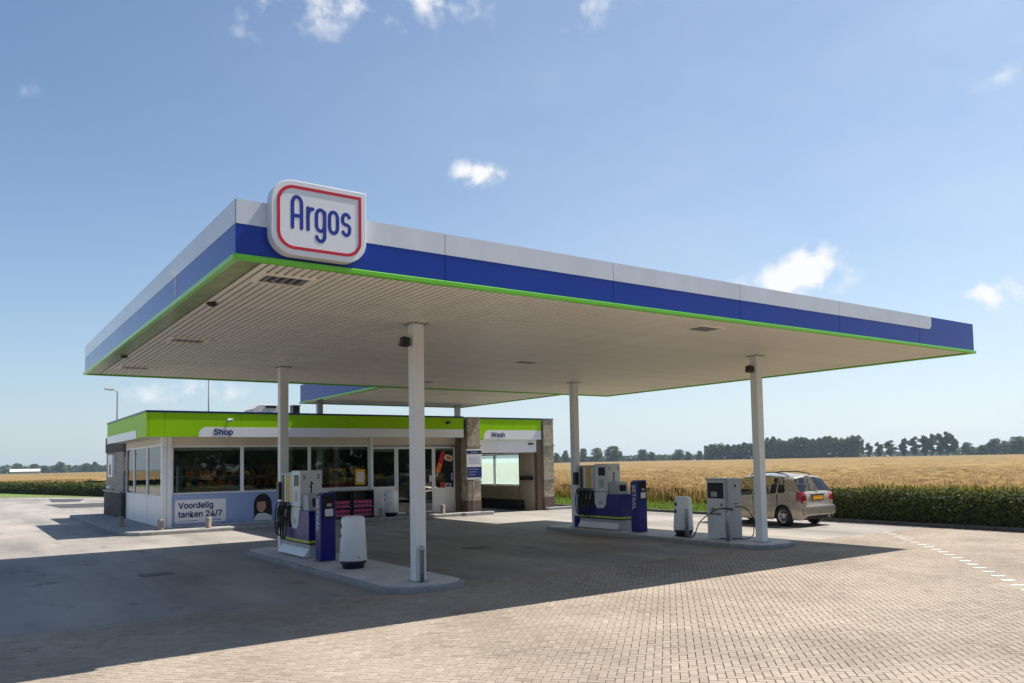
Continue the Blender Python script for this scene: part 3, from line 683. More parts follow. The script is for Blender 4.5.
can = canopy(X0, X1, Y0, Y1, dict(f=JF, l=JL, b=[X0, 0, 3.9, 7.6, 11.2, X1], r=[Y0, 0, 3, 6, Y1]),
             'large flat canopy with blue and white fascia and four white columns over the pumps',
             dict(f=[(X0, -1.08), (-1.08, 1.88), (1.88, 4.83), (4.83, 7.78), (7.78, 10.73), (10.73, (11.25,))], l=list(zip(JL, JL[1:]))))
can2 = canopy(4.12, 11.1, Y1 - .03, 17.4, dict(l=[Y1 + .05, 12.3, 14.9, 17.4], b=[4.12, 7.6, 11.1], r=[Y1 + .05, 13.9, 17.4]),
              'smaller rear canopy with blue fascia reaching back over the shop roof', {})
def column(x, y, t, z0=.104, z1=ZB + .06):
    o = obj('column', B(x - .1, x + .1, y - .1, y + .1, z0, z1), 'white_col', t, bevel=.012)
    obj('base_plate', B(x - .14, x + .14, y - .14, y + .14, z0 - .005, z0 + .012), 'steel', o)
    obj('collar', B(x - .16, x + .16, y - .16, y + .16, ZB + .016, ZB + .034), 'grey', o)
COLS = [(0, 0), (0, 6.87), (8.86, 0), (8.86, 6.87)]
for x, y in COLS: column(x, y, can)
column(4.70, 16.95, can2, .14); column(10.66, 16.98, can2, .14)
# recessed ceiling lights
for i, (x, y, lb) in enumerate([(-2.95, -2.1, 'dark louvred ceiling light under the canopy corner near the logo sign'), (-2.85, 3.6, 'dark louvred ceiling light midway along the left canopy edge'), (-2.95, 8.4, 'dark louvred ceiling light at the far left corner of the canopy'),
                              (4.65, 3.4, 'louvred ceiling light in the middle of the canopy'), (4.75, -2.15, 'louvred ceiling light near the middle of the front canopy edge'), (4.6, 8.4, 'louvred ceiling light at the back of the canopy')]):
    t = thing('ceiling_light', (x, y, ZB + .035), lb, 'ceiling light', 'recessed lights in the canopy ceiling')
    fr = MB(); fr.box(-.34, .34, -.26, -.2, -.022, .0); fr.box(-.34, .34, .2, .26, -.022, .0); fr.box(-.34, -.28, -.2, .2, -.022, .0); fr.box(.28, .34, -.2, .2, -.022, .0)
    obj('frame', fr, 'slat', t, local=True); obj('recess', B(-.28, .28, -.2, .2, -.006, .0), 'dark', t, local=True)
    for k_ in range(5): obj('louvre', B(-.24 + k_ * .11, -.20 + k_ * .11, -.19, .19, -.02, -.007), 'grey', t, local=True)
for x, y, lb in ((-3.35, -.15, 'small dark ceiling sensor near the left canopy edge'), (-3.5, 6.4, 'small dark ceiling sensor at the far left of the canopy')):
    tag(obj('ceiling_sensor', MB().lathe([(.05, ZB + .034), (.075, ZB + .03), (.07, ZB - .0), (.03, ZB - .02)], x, y, 16), 'dark'), lb, 'sensor', 'ceiling sensors')
# loudspeakers/floodlights on the columns
for x, y, lb in ((0, 0, 'small black floodlight high on the nearest column'), (8.86, 0, 'small black floodlight high on the right-hand column')):
    t = thing('floodlight', (x - .1, y + .02, 4.12), lb, 'floodlight', 'floodlights on the columns')
    obj('bracket', MB().box(-.06, .0, -.015, .015, -.06, .06), 'steel', t, local=True)
    o = obj('housing', MB().prism([(-.18, -.07), (-.05, -.09), (-.04, .06), (-.15, .08)], -.12, .12, 'x'), 'dark', t, bevel=.01, local=True)
    o.data = MB().prism([(-.18, -.07), (-.05, -.09), (-.04, .06), (-.15, .08)], -.08, .08, 'y').mesh('housing', P['dark'])

# ---- logo sign on the fascia
SY = -3.10
t = thing('canopy_sign', (-2.87, -2.96, 4.4), 'white logo sign reading Argos with rounded red border on the canopy front', 'sign')
obj('housing', MB().prism(rrect(-3.43, -2.27, 4.50, 5.385, (.26, .26, .0, .26), 12), SY + .012, Y0 - .006, 'y'), 'band', t)
obj('face_panel', MB().prism(rrect(-3.43, -2.27, 4.50, 5.385, (.26, .26, .0, .26), 12), SY - .012, SY + .010, 'y'), 'signwhite', t, bevel=.01)
def ribbon(o_pts, i_pts, y0, y1):
    n_ = len(o_pts); mb = MB(); vs = [(x, y0, z) for x, z in o_pts] + [(x, y0, z) for x, z in i_pts] + [(x, y1, z) for x, z in o_pts] + [(x, y1, z) for x, z in i_pts]; fs = []
    for i in range(n_):
        j = (i + 1) % n_; fs += [(i, j, n_ + j, n_ + i), (2 * n_ + i, 3 * n_ + i, 3 * n_ + j, 2 * n_ + j), (i, 2 * n_ + i, 2 * n_ + j, j), (n_ + i, n_ + j, 3 * n_ + j, 3 * n_ + i)]
    return mb.add(vs, fs)
obj('border', ribbon(rrect(-3.365, -2.335, 4.565, 5.32, (.2, .2, .0015, .2), 12), rrect(-3.33, -2.37, 4.60, 5.285, (.17, .17, .001, .17), 12), SY - .018, SY - .0125), 'red', t)
def arc(cx, cy, rx, ry, a0, a1, n=10): return [(cx + rx * math.cos(R(a0 + (a1 - a0) * i / n)), cy + ry * math.sin(R(a0 + (a1 - a0) * i / n))) for i in range(n + 1)]
def stroke(pts, wd_, y0, y1, closed=False):
    """flat stroke with round ends"""
    n_ = len(pts); L_, R_ = [], []
    for i in range(n_):
        p0 = pts[(i - 1) % n_] if (closed or i > 0) else pts[0]; p1 = pts[(i + 1) % n_] if (closed or i < n_ - 1) else pts[-1]
        dx, dy = p1[0] - p0[0], p1[1] - p0[1]; l_ = math.hypot(dx, dy) or 1; nx, ny = -dy / l_ * wd_ / 2, dx / l_ * wd_ / 2
        L_.append((pts[i][0] + nx, pts[i][1] + ny)); R_.append((pts[i][0] - nx, pts[i][1] - ny))
    if closed: return ribbon(R_, L_, y0, y1)
    def cap(p, q):   # half circle round the end p, away from q
        a = math.degrees(math.atan2(p[1] - q[1], p[0] - q[0])); return arc(p[0], p[1], wd_ / 2, wd_ / 2, a - 90, a + 90, 6)[1:-1]
    mb = MB(); quads = []
    vs = [(x, y0, z) for x, z in L_] + [(x, y0, z) for x, z in R_]; fs = [(i, n_ + i, n_ + i + 1, i + 1) for i in range(n_ - 1)]
    c0 = cap(pts[0], pts[1]); c1 = cap(pts[-1], pts[-2]); o1 = len(vs); vs += [(x, y0, z) for x, z in c0]; o2 = len(vs); vs += [(x, y0, z) for x, z in c1]
    fs.append(tuple([0] + list(range(o1, o1 + len(c0))) + [n_])); fs.append(tuple([2 * n_ - 1] + list(range(o2, o2 + len(c1))) + [n_ - 1]))
    return mb.add(vs, fs)
lx, lz, sc, sw_ = -3.195, 4.825, .255, .044     # baseline, x-height, stroke
def place(pts, ox): return [(lx + .01 + ox * .82 + x * sc * .70, lz + z * sc) for x, z in pts]
yl = SY - .0135
def letter(paths, ox):
    mb = MB()
    for i, (pp, cl) in enumerate(paths):
        s_ = stroke(place(pp, ox), sw_, yl - .0012 * i, yl - .0012 * i + .001, cl); mb.add(s_.v, s_.f)
    obj('letter', mb, 'logoblue', t)
letter([([(0, 0), (0, 1.0)] + arc(.3, 1.1, .3, .33, 180, 0) + [(.6, 1.0), (.6, 0)], False), ([(.05, .55), (.55, .55)], False)], .0)
letter([([(0, 0), (0, 1.0)], False), ([(0, .62)] + arc(.28, .68, .26, .30, 170, 80, 6), False)], .225)
ov = arc(.28, .72, .28, .28, 0, 180) + arc(.28, .28, .28, .28, 180, 360)
letter([(ov, True), ([(.56, .9), (.56, -.25)] + arc(.28, -.22, .28, .26, 0, -165, 8)[1:], False)], .35)
letter([(ov, True)], .545)
letter([(arc(.25, .74, .25, .26, 30, 180, 8) + arc(.25, .66, .25, .16, 180, 270, 4)[1:] + arc(.25, .33, .25, .17, 90, 0, 4) + arc(.25, .26, .25, .26, 0, -150, 8)[1:], False)], .745)

# ------------------------------------------------------------------ pump islands
def island(x, y0, y1, hw=.75):
    pl = rrect(x - hw, x + hw, y0, y1, .55, 8); inn = rrect(x - hw + .07, x + hw - .07, y0 + .07, y1 - .07, .5, 8)
    o = struct(obj('pump_island', MB().prism(pl, -.02, .095), 'kerb', bevel=.025)); obj('top_slab', MB().prism(inn, .06, .101), 'island_top', o)
    return o
island(0, -.62, 7.75); island(8.86, -.62, 7.75)

def hose(pts, r=.017):
    # Catmull-Rom through the points
    P_ = [Vector(p) for p in pts]; P_ = [P_[0] * 2 - P_[1]] + P_ + [P_[-1] * 2 - P_[-2]]; out_ = []
    for i in range(1, len(P_) - 2):
        for k_ in range(8):
            t_ = k_ / 8; a, b, c, d = P_[i - 1], P_[i], P_[i + 1], P_[i + 2]
            out_.append(.5 * ((2 * b) + (c - a) * t_ + (2 * a - 5 * b + 4 * c - d) * t_ ** 2 + (3 * b - a - 3 * c + d) * t_ ** 3))
    out_.append(P_[-2]); return MB().tube(out_, r, 8)

def pump(x, y, label, mast=False):
    t = thing('fuel_pump', (x, y, .101), label, 'fuel pump', 'fuel pumps on the islands')
    Lc = lambda n_, mb, mt_, par=t, bv=0: obj(n_, mb, mt_, par, bevel=bv, local=True)
    Lc('plinth', B(-.21, .21, -.92, .90, 0, .29), 'pumpgrey', bv=.01)
    for s_ in (-1, 1): Lc('skirt', MB().prism([(s_ * .211, .04), (s_ * .33, .04), (s_ * .211, .20)][::s_], -.86, .86, 'y'), 'white')
    body = Lc('lower_cabinet', B(-.25, .25, -.96, .93, .29, 1.0), 'pumpblue', bv=.012)
    Lc('stripe', MB().box(-.255, .255, -.965, .935, .33, .375), 'lime', body); Lc('stripe', MB().box(-.252, .252, -.962, .932, .292, .329), 'dark', body)
    Lc('door_seam', MB().box(-.252, .252, .13, .138, .40, .98), 'dark', body)
    head = Lc('head_cabinet', B(-.25, .25, -.42, .14, 1.0, 1.86), 'pumpwhite', bv=.02)
    Lc('seam', MB().box(-.253, .253, -.423, .143, 1.06, 1.075), 'dark', head)
    rib = Lc('hose_tower', B(-.22, .22, .145, .90, 1.0, 1.82), 'pumpgrey', bv=.02)
    for s_ in (-1, 1):
        e = lambda a, b: (min(s_ * a, s_ * b), max(s_ * a, s_ * b))
        Lc('display', B(*e(.245, .256), -.33, -.05, 1.52, 1.76), 'screen', head); Lc('keypad', B(*e(.245, .254), -.28, -.08, 1.18, 1.42), 'pumpgrey', head)
        Lc('sticker', B(*e(.245, .253), .02, .10, 1.15, 1.6), 'paper', head)
        ap = [(-.40, 1.01), (.14, 1.01), (.14, .74), (.04, .60), (-.24, .60), (-.34, .70)]
        Lc('apron', MB().prism(ap, *e(.2515, .259), 'x'), 'pumpwhite', body); Lc('emblem', B(*e(.259, .261), -.22, -.02, .70, .80), 'pumpgrey', body)
        for k_, mt_ in enumerate(('creamrib', 'yellow', 'creamrib', 'dark')):
            Lc('grade_strip', B(*e(.215, .232), .20 + k_ * .17, .31 + k_ * .17, 1.16, 1.76), mt_, rib)
        Lc('nozzle_boot', B(*e(.245, .29), .18, .90, .62, 1.10), 'dark', body, .01)
        for k_ in range(4):
            yy = .26 + k_ * .17
            o = Lc('nozzle', hose([(s_ * .31, yy, .74), (s_ * .32, yy, .9), (s_ * .32, yy - .03, 1.0), (s_ * .29, yy - .07, 1.08)], .024), 'dark'); Lc('nozzle_cover', hose([(s_ * .335, yy, .84), (s_ * .345, yy - .02, .93), (s_ * .33, yy - .05, 1.01)], .017), ('steel', 'yellow', 'goods4', 'steel')[k_], o)
            Lc('hose', hose([(s_ * .22, yy + .06, 1.14), (s_ * .33, yy + .09, 1.10), (s_ * .38, yy + .10, .80), (s_ * .37, yy + .08, .42 + .03 * k_), (s_ * .36, yy + .03, .34 + .03 * k_), (s_ * .35, yy - .02, .45), (s_ * .32, yy, .74)], .015), 'rubber')
    Lc('terminal', MB().prism([(-.80, 1.0), (-.44, 1.0), (-.44, 1.34), (-.74, 1.34)], -.20, .22, 'x'), 'pumpgrey', bv=.01)
    Lc('card_slot', B(-.10, .12, -.798, -.77, 1.08, 1.26), 'screen')
    wt = lambda a, b, c: Vector((x + a, y + b, .101 + c))
    text('number', '1', .17, 'dark', head, wt(-.20, -.424, 1.68), bold=.003); text('number', '2', .17, 'dark', head, wt(.12, -.424, 1.68), bold=.003)
    Lc('pictogram', MB().box(-.015, .015, -.425, -.419, 1.36, 1.62).box(-.04, -.016, -.425, -.419, 1.48, 1.52).box(.016, .04, -.425, -.419, 1.55, 1.60), 'dark', head)
    pk = MB()
    for k_ in range(7): pk.box(-.17 + k_ * .05, -.135 + k_ * .05, -.425, -.419, 1.37 - .11, 1.30 + .02 * (k_ % 2))
    Lc('pictogram', pk, 'dark', head)
    if mast:
        Lc('mast', B(-.24, -.14, .98, 1.08, .0, 2.0), 'white', bv=.01); Lc('mast_foot', B(-.26, -.12, .96, 1.10, .0, .34), 'pumpblue', bv=.01); Lc('screen', B(-.28, -.13, .96, 1.10, 1.25, 1.62), 'dark', bv=.01)
    else: Lc('screen', B(-.28, -.14, .905, 1.08, 1.20, 1.60), 'dark', bv=.01)
    return t
pump(0, 5.43, 'blue and white fuel pump on the near island, in front of the shop')
pump(8.86, 5.55, 'blue and white fuel pump with four nozzles on the far island, before the wheat', True)

def totem(x, y, label):
    t = thing('pay_post', (x, y, .101), label, 'pay post', 'blue pay posts beside the pumps')
    Lc = lambda n_, mb, mt_, par=t, bv=0: obj(n_, mb, mt_, par, bevel=bv, local=True)
    Lc('post', MB().prism([(-.16, 0.012), (.16, 0.012), (.16, 1.40), (-.06, 1.40), (-.16, 1.34)], -.15, .15, 'y'), 'pumpblue', bv=.012)
    Lc('foot_plate', B(-.21, .21, -.19, .19, 0, .012), 'steel')
    Lc('reader_panel', B(-.11, .13, -.160, -.149, .88, 1.36), 'screen', bv=.004); Lc('screen', B(-.07, .10, -.168, -.160, .92, 1.07), 'paper'); Lc('keypad', B(-.03, .07, -.166, -.160, 1.12, 1.18), 'pumpgrey')
    text('lettering', 'BETAAL', .25, 'paper', t, Vector((x - .162, y + .07, .101 + 1.28)), '-x', bold=.004, roll=-90)
    return t
totem(-.10, 3.92, 'dark blue pay post beside the near pump, next to the white bin'); totem(8.72, 3.97, 'dark blue pay post beside the far pump with wheat behind it')

def bin_(x, y, z, label, s_=1.0, rot=0):
    t = thing('litter_bin', (x, y, z), label, 'litter bin', 'white conical litter bins'); t.rotation_euler.z = rot
    Lc = lambda n_, mb, mt_, bv=0: obj(n_, mb, mt_, t, bevel=bv, local=True)
    Lc('base', MB().lathe([(.20 * s_, 0), (.21 * s_, .07), (.245 * s_, .10), (.25 * s_, .15)], n=28), 'binbase')
    Lc('shell', MB().lathe([(.255 * s_, .15), (.262 * s_, .155), (.217 * s_, .93), (.205 * s_, .965), (.16 * s_, .985), (.0, .99)], n=32), 'white')
    for a, zc, rr in ((166, .80, .05), (166, .62, .05)):
        rad = (.262 - (zc - .155) * .058) * s_; cx, cy = rad * math.cos(R(a)), rad * math.sin(R(a)); mb = MB(); mb.lathe([(rr, -.012), (rr * 1.0, .006), (rr * .6, .008)], 0, 0, 16)
        o = Lc('slot', mb, 'dark'); o.rotation_euler = (0, R(90 + 4), R(a)); o.location = (cx, cy, zc)
    Lc('lock', MB().lathe([(.012, 0), (.012, .01)], 0, 0, 10), 'dark').matrix_local = Matrix.Translation((.0, -.26 * s_, .22)) @ Matrix.Rotation(R(90), 4, 'X')
    return t
bin_(-.13, 2.42, .101, 'white conical litter bin with dark base on the near island', 1.0)
bin_(8.84, 2.45, .101, 'white conical litter bin on the far island left of the LPG dispenser', .98)
bin_(6.95, 15.62, .122, 'white conical litter bin standing at the shop front beside the door', 1.0)

# LPG dispenser
t = thing('gas_dispenser', (8.9, 1.15, .101), 'light grey LPG dispenser with black display window on the far island', 'dispenser')
Lc = lambda n_, mb, mt_, par=t, bv=0: obj(n_, mb, mt_, par, bevel=bv, local=True)
cab = Lc('cabinet', B(-.22, .22, -.34, .34, 0, 1.42), 'pumpwhite', t, .012)
Lc('cap', B(-.235, .235, -.355, .355, 1.42, 1.46), 'pumpgrey'); Lc('corner_post', B(-.232, .232, -.352, -.25, .0, 1.40), 'pumpgrey')
for s_ in (-1, 1):
    e = lambda a, b: (min(s_ * a, s_ * b), max(s_ * a, s_ * b))
    Lc('display', B(*e(.218, .226), -.2, .30, .98, 1.36), 'screen', cab); Lc('door', B(*e(.218, .228), -.21, .31, .06, .90), 'pumpwhite', cab, .004); Lc('readout', B(*e(.226, .229), .0, .2, 1.02, 1.14), 'pumpgrey', cab); Lc('lock', B(*e(.228, .24), -.16, -.12, .80, .86), 'dark', cab)
text('lettering', 'LPG', .13, 'dark', t, Vector((8.9 - .231, 1.15 + .22, .101 + .68)), '-x', bold=.002); text('lettering', 'AUTOGAS', .10, 'dark', t, Vector((8.9 - .231, 1.15 + .22, .101 + .58)), '-x', bold=.002)
Lc('speaker', MB().lathe([(.035, 0), (.035, .006)], 0, 0, 14), 'dark').matrix_local = Matrix.Translation((.02, -.352, 1.28)) @ Matrix.Rotation(R(90), 4, 'X')
Lc('vent', B(-.06, .12, -.358, -.351, .84, .86), 'dark')
Lc('hose', hose([(-.10, -.36, .70), (-.22, -.42, .74), (-.36, -.1, .72), (-.46, .35, .42), (-.5, .55, .06), (-.48, .9, .02), (-.44, 1.25, .025)], .014), 'rubber'); Lc('hose', hose([(.0, -.36, .78), (.06, -.6, .76), (.1, -.78, .55), (.1, -.80, .15), (.08, -.6, .03), (-.05, -.45, .025), (-.3, -.1, .025)], .013), 'rubber')
for x, y, lb in ((8.55, 2.05, 'grey steel guard post right of the far island bin'), (8.42, .62, 'grey steel guard post in front of the LPG dispenser'), (9.15, .30, 'grey steel guard post beside the right-hand column')):
    t = thing('guard_post', (x, y, .101), lb, 'post', 'guard posts on the far island'); obj('tube', MB().lathe([(.05, .01), (.05, .66), (.04, .69), (.0, .70)], n=14), 'steel', t, local=True); obj('foot_plate', B(-.08, .08, -.08, .08, 0, .012), 'steel', t, local=True)
t = thing('guard_post', (-.03, -.19, .101), 'short steel pipe guard standing against the foot of the nearest column', 'post'); obj('tube', MB().lathe([(.038, 0), (.038, .50), (.046, .51), (.046, .58), (.03, .60)], n=14), 'steel', t, local=True); obj('foot_plate', B(-.07, .07, -.07, .07, 0, .01), 'steel', t, local=True)

# manhole covers / drains in the slab
for x, y, lb in ((-3.1, 5.0, 'dark drain grate in the concrete left of the near island'), (3.95, 4.6, 'dark drain grate in the concrete between the two islands')):
    t = thing('drain_grate', (x, y, .001), lb, 'drain', 'drain grates in the concrete'); fr = MB(); ring = [(-.3, .3, -.2, -.17), (-.3, .3, .17, .2), (-.3, -.27, -.17, .17), (.27, .3, -.17, .17)]
    for a in ring: fr.box(*a, 0, .006)
    obj('frame', fr, 'dark', t, local=True); obj('pit', B(-.27, .27, -.17, .17, .0, .002), 'dark', t, local=True)
    for k_ in range(7): obj('bar', B(-.25 + k_ * .075, -.215 + k_ * .075, -.17, .17, .002, .005), 'dark', t, local=True)

# ------------------------------------------------------------------ shop
sp = struct(obj('shop_pavement', MB().prism([(-1.35, 15.15), (10.75, 15.15), (10.75, 17), (10.75, 24.0), (-2.2, 29.0), (-2.1, 16.0), (-1.95, 15.45), (-1.7, 15.2)], -.02, .12), 'kerb', bevel=.03))
SHX, SHY = -.8, 16.3
shop = thing('shop_building', (4.6, 18, .12), 'low flat-roofed shop with green fascia, large dark windows and white posts', 'building')
So = lambda n_, mb, mt_, par=shop, bv=0: obj(n_, mb, mt_, par, bevel=bv)
So('roof', B(-1.3, 10.35, 15.6, 23.6, 3.55, 3.78), 'rooftop'); So('soffit', B(-1.3, 10.08, 15.6, 23.4, 3.10, 3.16), 'cream')
So('interior_floor', B(-.72, 10.2, 16.42, 23.3, .121, .14), 'floorint'); So('back_wall', B(-.72, 10.2, 23.3, 23.5, .12, 3.10), 'interior'); So('side_wall', B(10.2, 10.36, 16.95, 23.5, .12, 3.1), 'interior')
So('interior_ceiling', B(-.72, 10.18, 16.45, 23.28, 2.98, 3.09), 'interior')
# fascia: green with a navy cap, pale band with the shop name
jf = [-1.4, -.95, 1.45, 5.2, 10.08]
for a, b in zip(jf, jf[1:]): So('fascia_panel', B(a + .003, b - .003, 15.5, 15.58, 3.08, 3.86), 'green2', bv=.004)
for a, b in ((15.5, 19.6), (19.6, 23.6)): So('fascia_panel', B(-1.48, -1.402, a + .003, b - .003, 3.08, 3.86), 'green2', bv=.004)
So('cap_strip', B(-1.5, 10.08, 15.48, 15.6, 3.862, 3.92), 'navy'); So('cap_strip', B(-1.5, -1.38, 15.602, 23.62, 3.862, 3.92), 'navy')
So('name_band', MB().prism(rrect(.08, 10.07, 3.076, 3.40, (0, 0, 0, .26)), 15.492, 15.498, 'y'), 'signwhite')
So('name_band', MB().prism(rrect(17.2, 23.58, 3.076, 3.36, (0, 0, 0, .20)), -1.489, -1.482, 'x'), 'band')
text('lettering', 'Shop', .37, 'navytext', shop, (.54, 15.488, 3.155), bold=.009)
# front wall: posts, header, windows with their sills and the door
for a, b in ((-.88, -.73), (-.72, -.57)): So('corner_post', B(a, b, 16.22, 16.42, .12, 3.098), 'white', bv=.008)
So('header', B(-.56, 10.15, 16.27, 16.40, 2.81, 3.098), 'cream')
def window(x0, x1, z0, z1, y=SHY, lower='white'):
    wo = So('window', ring_frame(MB(), x0, x1, z0, z1, y, y + .08, .055), 'white'); So('pane', B(x0 + .05, x1 - .05, y + .035, y + .045, z0 + .05, z1 - .05), 'glass', wo)
    So('blind_rail', B(x0 + .055, x1 - .055, y + .10, y + .14, z1 - .16, z1 - .06), 'goods5', wo)
    if lower: So('spandrel_panel', B(x0, x1, y + .01, y + .09, .122, z0 - .002), lower)
window(-.57, 1.69, 1.2, 2.81); window(1.69, 4.07, 1.2, 2.81); window(4.07, 6.40, 1.2, 2.81); window(6.50, 7.50, 1.16, 2.72); window(9.16, 10.12, 1.04, 2.72)
So('door_post', B(6.405, 6.495, 16.2, 16.42, .12, 3.098), 'white', bv=.008); So('door_lintel', B(6.50, 10.12, 16.25, 16.40, 2.722, 2.809), 'grey')
dr = So('door', ring_frame(MB(), 7.52, 8.33, .14, 2.72, 16.29, 16.35, .07), 'white'); So('pane', B(7.58, 8.27, 16.315, 16.325, .2, 2.66), 'glass', dr); So('handle', MB().tube([(8.24, 16.25, 1.0), (8.24, 16.25, 1.35)], .014), 'steel', dr)
dr = So('door', ring_frame(MB(), 8.335, 9.14, .14, 2.72, 16.29, 16.35, .07), 'white'); So('pane', B(8.39, 9.08, 16.315, 16.325, .2, 2.66), 'glass', dr); So('sticker', B(8.95, 9.05, 16.305, 16.313, 1.35, 1.6), 'paper', dr)
So('recess_panel', B(10.13, 10.18, 16.0, 16.4, .12, 3.098), 'brown')
# advertising banner under the windows
bn = So('banner', B(-.56, 4.05, 16.255, 16.262, .19, 1.19), 'banner'); So('banner_card', MB().prism(rrect(-.47, 1.14, .26, 1.02, (.07, .07, 0, .07)), 16.248, 16.253, 'y'), 'signwhite', bn)
text('lettering', 'Voordelig', .375, 'navytext', bn, (-.37, 16.243, .74), bold=.009, xs=.93); text('lettering', 'tanken 24/7', .375, 'navytext', bn, (-.37, 16.243, .45), bold=.009, xs=.93)
So('print_line', B(-.36, .24, 16.244, 16.247, .315, .33), 'navytext', bn); So('print_line', B(.72, .98, 16.244, 16.247, .30, .36), 'banner', bn)
hx, hz = 2.38, .74
So('printed_hair', MB().prism([(hx - .30, .26), (hx - .30, .5)] + arc(hx, hz, .31, .40, 190, -10, 14) + [(hx + .33, .48), (hx + .28, .26)][::1], 16.248, 16.253, 'y'), 'hair', bn)
So('printed_face', MB().prism(arc(hx - .05, hz - .02, .155, .23, 0, 345, 22)[::1], 16.242, 16.2465, 'y'), 'skin', bn)
So('printed_fringe', MB().prism(arc(hx - .03, hz + .06, .18, .22, 15, 165, 12), 16.2385, 16.2415, 'y'), 'hair', bn)
So('printed_smile', MB().prism(arc(hx - .06, hz - .12, .045, .02, 180, 360, 8), 16.2385, 16.2415, 'y'), 'goods1', bn)
for sx_ in (-.065, .065): So('printed_eye', MB().prism(arc(hx - .06 + sx_, hz + .0, .022, .013, 0, 330, 8), 16.2382, 16.2413, 'y'), 'hair', bn)
So('printed_shirt', MB().prism([(hx - .32, .215), (hx + .34, .215), (hx + .30, .36), (hx + .08, .46), (hx - .16, .46), (hx - .26, .36)], 16.2345, 16.2378, 'y'), 'paper', bn)
# left wall
for a, b in ((16.45, 19.2), (19.26, 21.8), (21.86, 23.6)):
    fr = MB(); fr.box(SHX, SHX + .07, a, a + .09, 1.1, 2.88).box(SHX, SHX + .07, b - .09, b, 1.1, 2.88).box(SHX, SHX + .07, a + .09, b - .09, 1.1, 1.16).box(SHX, SHX + .07, a + .09, b - .09, 2.82, 2.88)
    wo = So('window', fr, 'white'); So('pane', B(SHX + .03, SHX + .04, a + .08, b - .08, 1.15, 2.83), 'glass', wo); So('spandrel_panel', B(SHX + .01, SHX + .09, a, b, .122, 1.098), 'white')
So('header', B(SHX, SHX + .09, 16.45, 23.6, 2.882, 3.098), 'cream')
So('brick_annex', B(-.88, 3.2, 23.75, 28.2, 1.18, 3.4), 'brickgrey'); So('annex_base', B(-.95, 3.25, 23.72, 28.3, .12, 1.14), 'brickdark'); So('ledge', B(-1.0, 3.3, 23.68, 28.35, 1.142, 1.178), 'grey')
So('annex_head', B(-.92, 3.24, 23.73, 28.25, 2.80, 3.45), 'brickdark'); So('annex_roof', B(-.9, 3.2, 23.76, 28.2, 3.451, 3.5), 'rooftop')
t = thing('wall_cabinet', (-.88, 26.3, 1.2), 'white wall cabinet on the brick end of the shop', 'cabinet'); obj('housing', B(-1.0, -.882, 25.7, 26.9, 1.75, 2.7), 'white', t, bevel=.01); obj('screen', B(-1.008, -1.001, 26.1, 26.5, 1.85, 2.3), 'screen', t); obj('shelf', B(-1.08, -.882, 25.9, 26.7, 1.30, 1.36), 'white', t)
# stone pillar between shop and wash bay, pillar at its right
wash = thing('wash_bay', (12.3, 18, 0), 'car wash bay with green fascia between two pale brick pillars', 'building')
Wo = lambda n_, mb, mt_, par=wash, bv=0: obj(n_, mb, mt_, par, bevel=bv)
def pillar(x0, x1, y0, y1):
    o = Wo('brick_pillar', B(x0, x1, y0, y1, .56, 3.86), 'stone'); Wo('plinth', B(x0 - .01, x1 + .01, y0 - .01, y1 + .01, -.02, .56), 'plinth', o)
    Wo('coping', B(x0 - .02, x1 + .02, y0 - .02, y1 + .02, 3.861, 3.9), 'grey', o)
    for z in (1.28, 2.72): Wo('string_course', B(x0 - .04, x1 + .04, y0 - .04, y1 + .02, z, z + .05), 'kerb', o)
pillar(10.22, 10.81, 15.44, 16.9); pillar(13.98, 14.5, 15.44, 16.5)
Wo('downpipe', MB().tube([(10.45, 15.42, .1), (10.45, 15.42, 1.36)], .016), 'steel')
jw = [10.845, 12.5, 13.9]
for a, b in zip(jw, jw[1:]): Wo('fascia_panel', B(a + .003, b - .003, 15.5, 15.58, 3.0, 3.84), 'green2', bv=.004)
Wo('cap_strip', B(10.845, 13.9, 15.48, 15.6, 3.842, 3.90), 'navy'); Wo('name_band', MB().prism(rrect(11.0, 13.89, 2.996, 3.38, (0, 0, 0, .30)), 15.492, 15.498, 'y'), 'signwhite')
text('lettering', 'Wash', .36, 'navytext', wash, (11.38, 15.488, 3.105), bold=.007)
Wo('door_housing', B(10.85, 13.68, 15.56, 15.9, 2.46, 2.995), 'white'); Wo('door_guide', B(13.69, 13.97, 15.52, 15.75, 0, 2.995), 'brown'); Wo('lamp', B(13.25, 13.5, 15.52, 15.555, 2.78, 2.85), 'dark')
Wo('wash_floor', B(10.5, 13.7, 15.95, 26, -.01, .006), 'tilebase'); Wo('roof', B(10.4, 14.4, 15.62, 26, 3.3, 3.7), 'rooftop'); Wo('ceiling', B(10.66, 13.72, 15.92, 25.9, 3.2, 3.28), 'beige')
Wo('left_wall', B(10.5, 10.64, 16.95, 26, 0, 3.19), 'beige')
Wo('wall_base', B(13.7, 13.86, 16.55, 26, 0, .42), 'tilebase'); Wo('wall_lower', B(13.7, 13.86, 16.55, 26, .42, 1.02), 'beige'); Wo('wall_upper', B(13.7, 13.86, 16.55, 26, 2.44, 3.19), 'beige'); Wo('wall_pier', B(13.7, 13.86, 16.55, 16.9, 1.022, 2.438), 'beige'); Wo('wall_pier', B(13.7, 13.86, 22.5, 26, 1.022, 2.438), 'beige')
Wo('front_wall', B(13.7, 13.97, 15.76, 16.54, 0, 3.19), 'beige'); Wo('door_seam', B(13.690, 13.699, 16.86, 16.90, .0, 3.1), 'brown'); Wo('control_box', B(13.55, 13.69, 15.85, 16.7, 1.28, 1.45), 'dark')
Wo('back_wall', B(10.64, 13.7, 25.8, 26, 0, 3.19), 'interior')
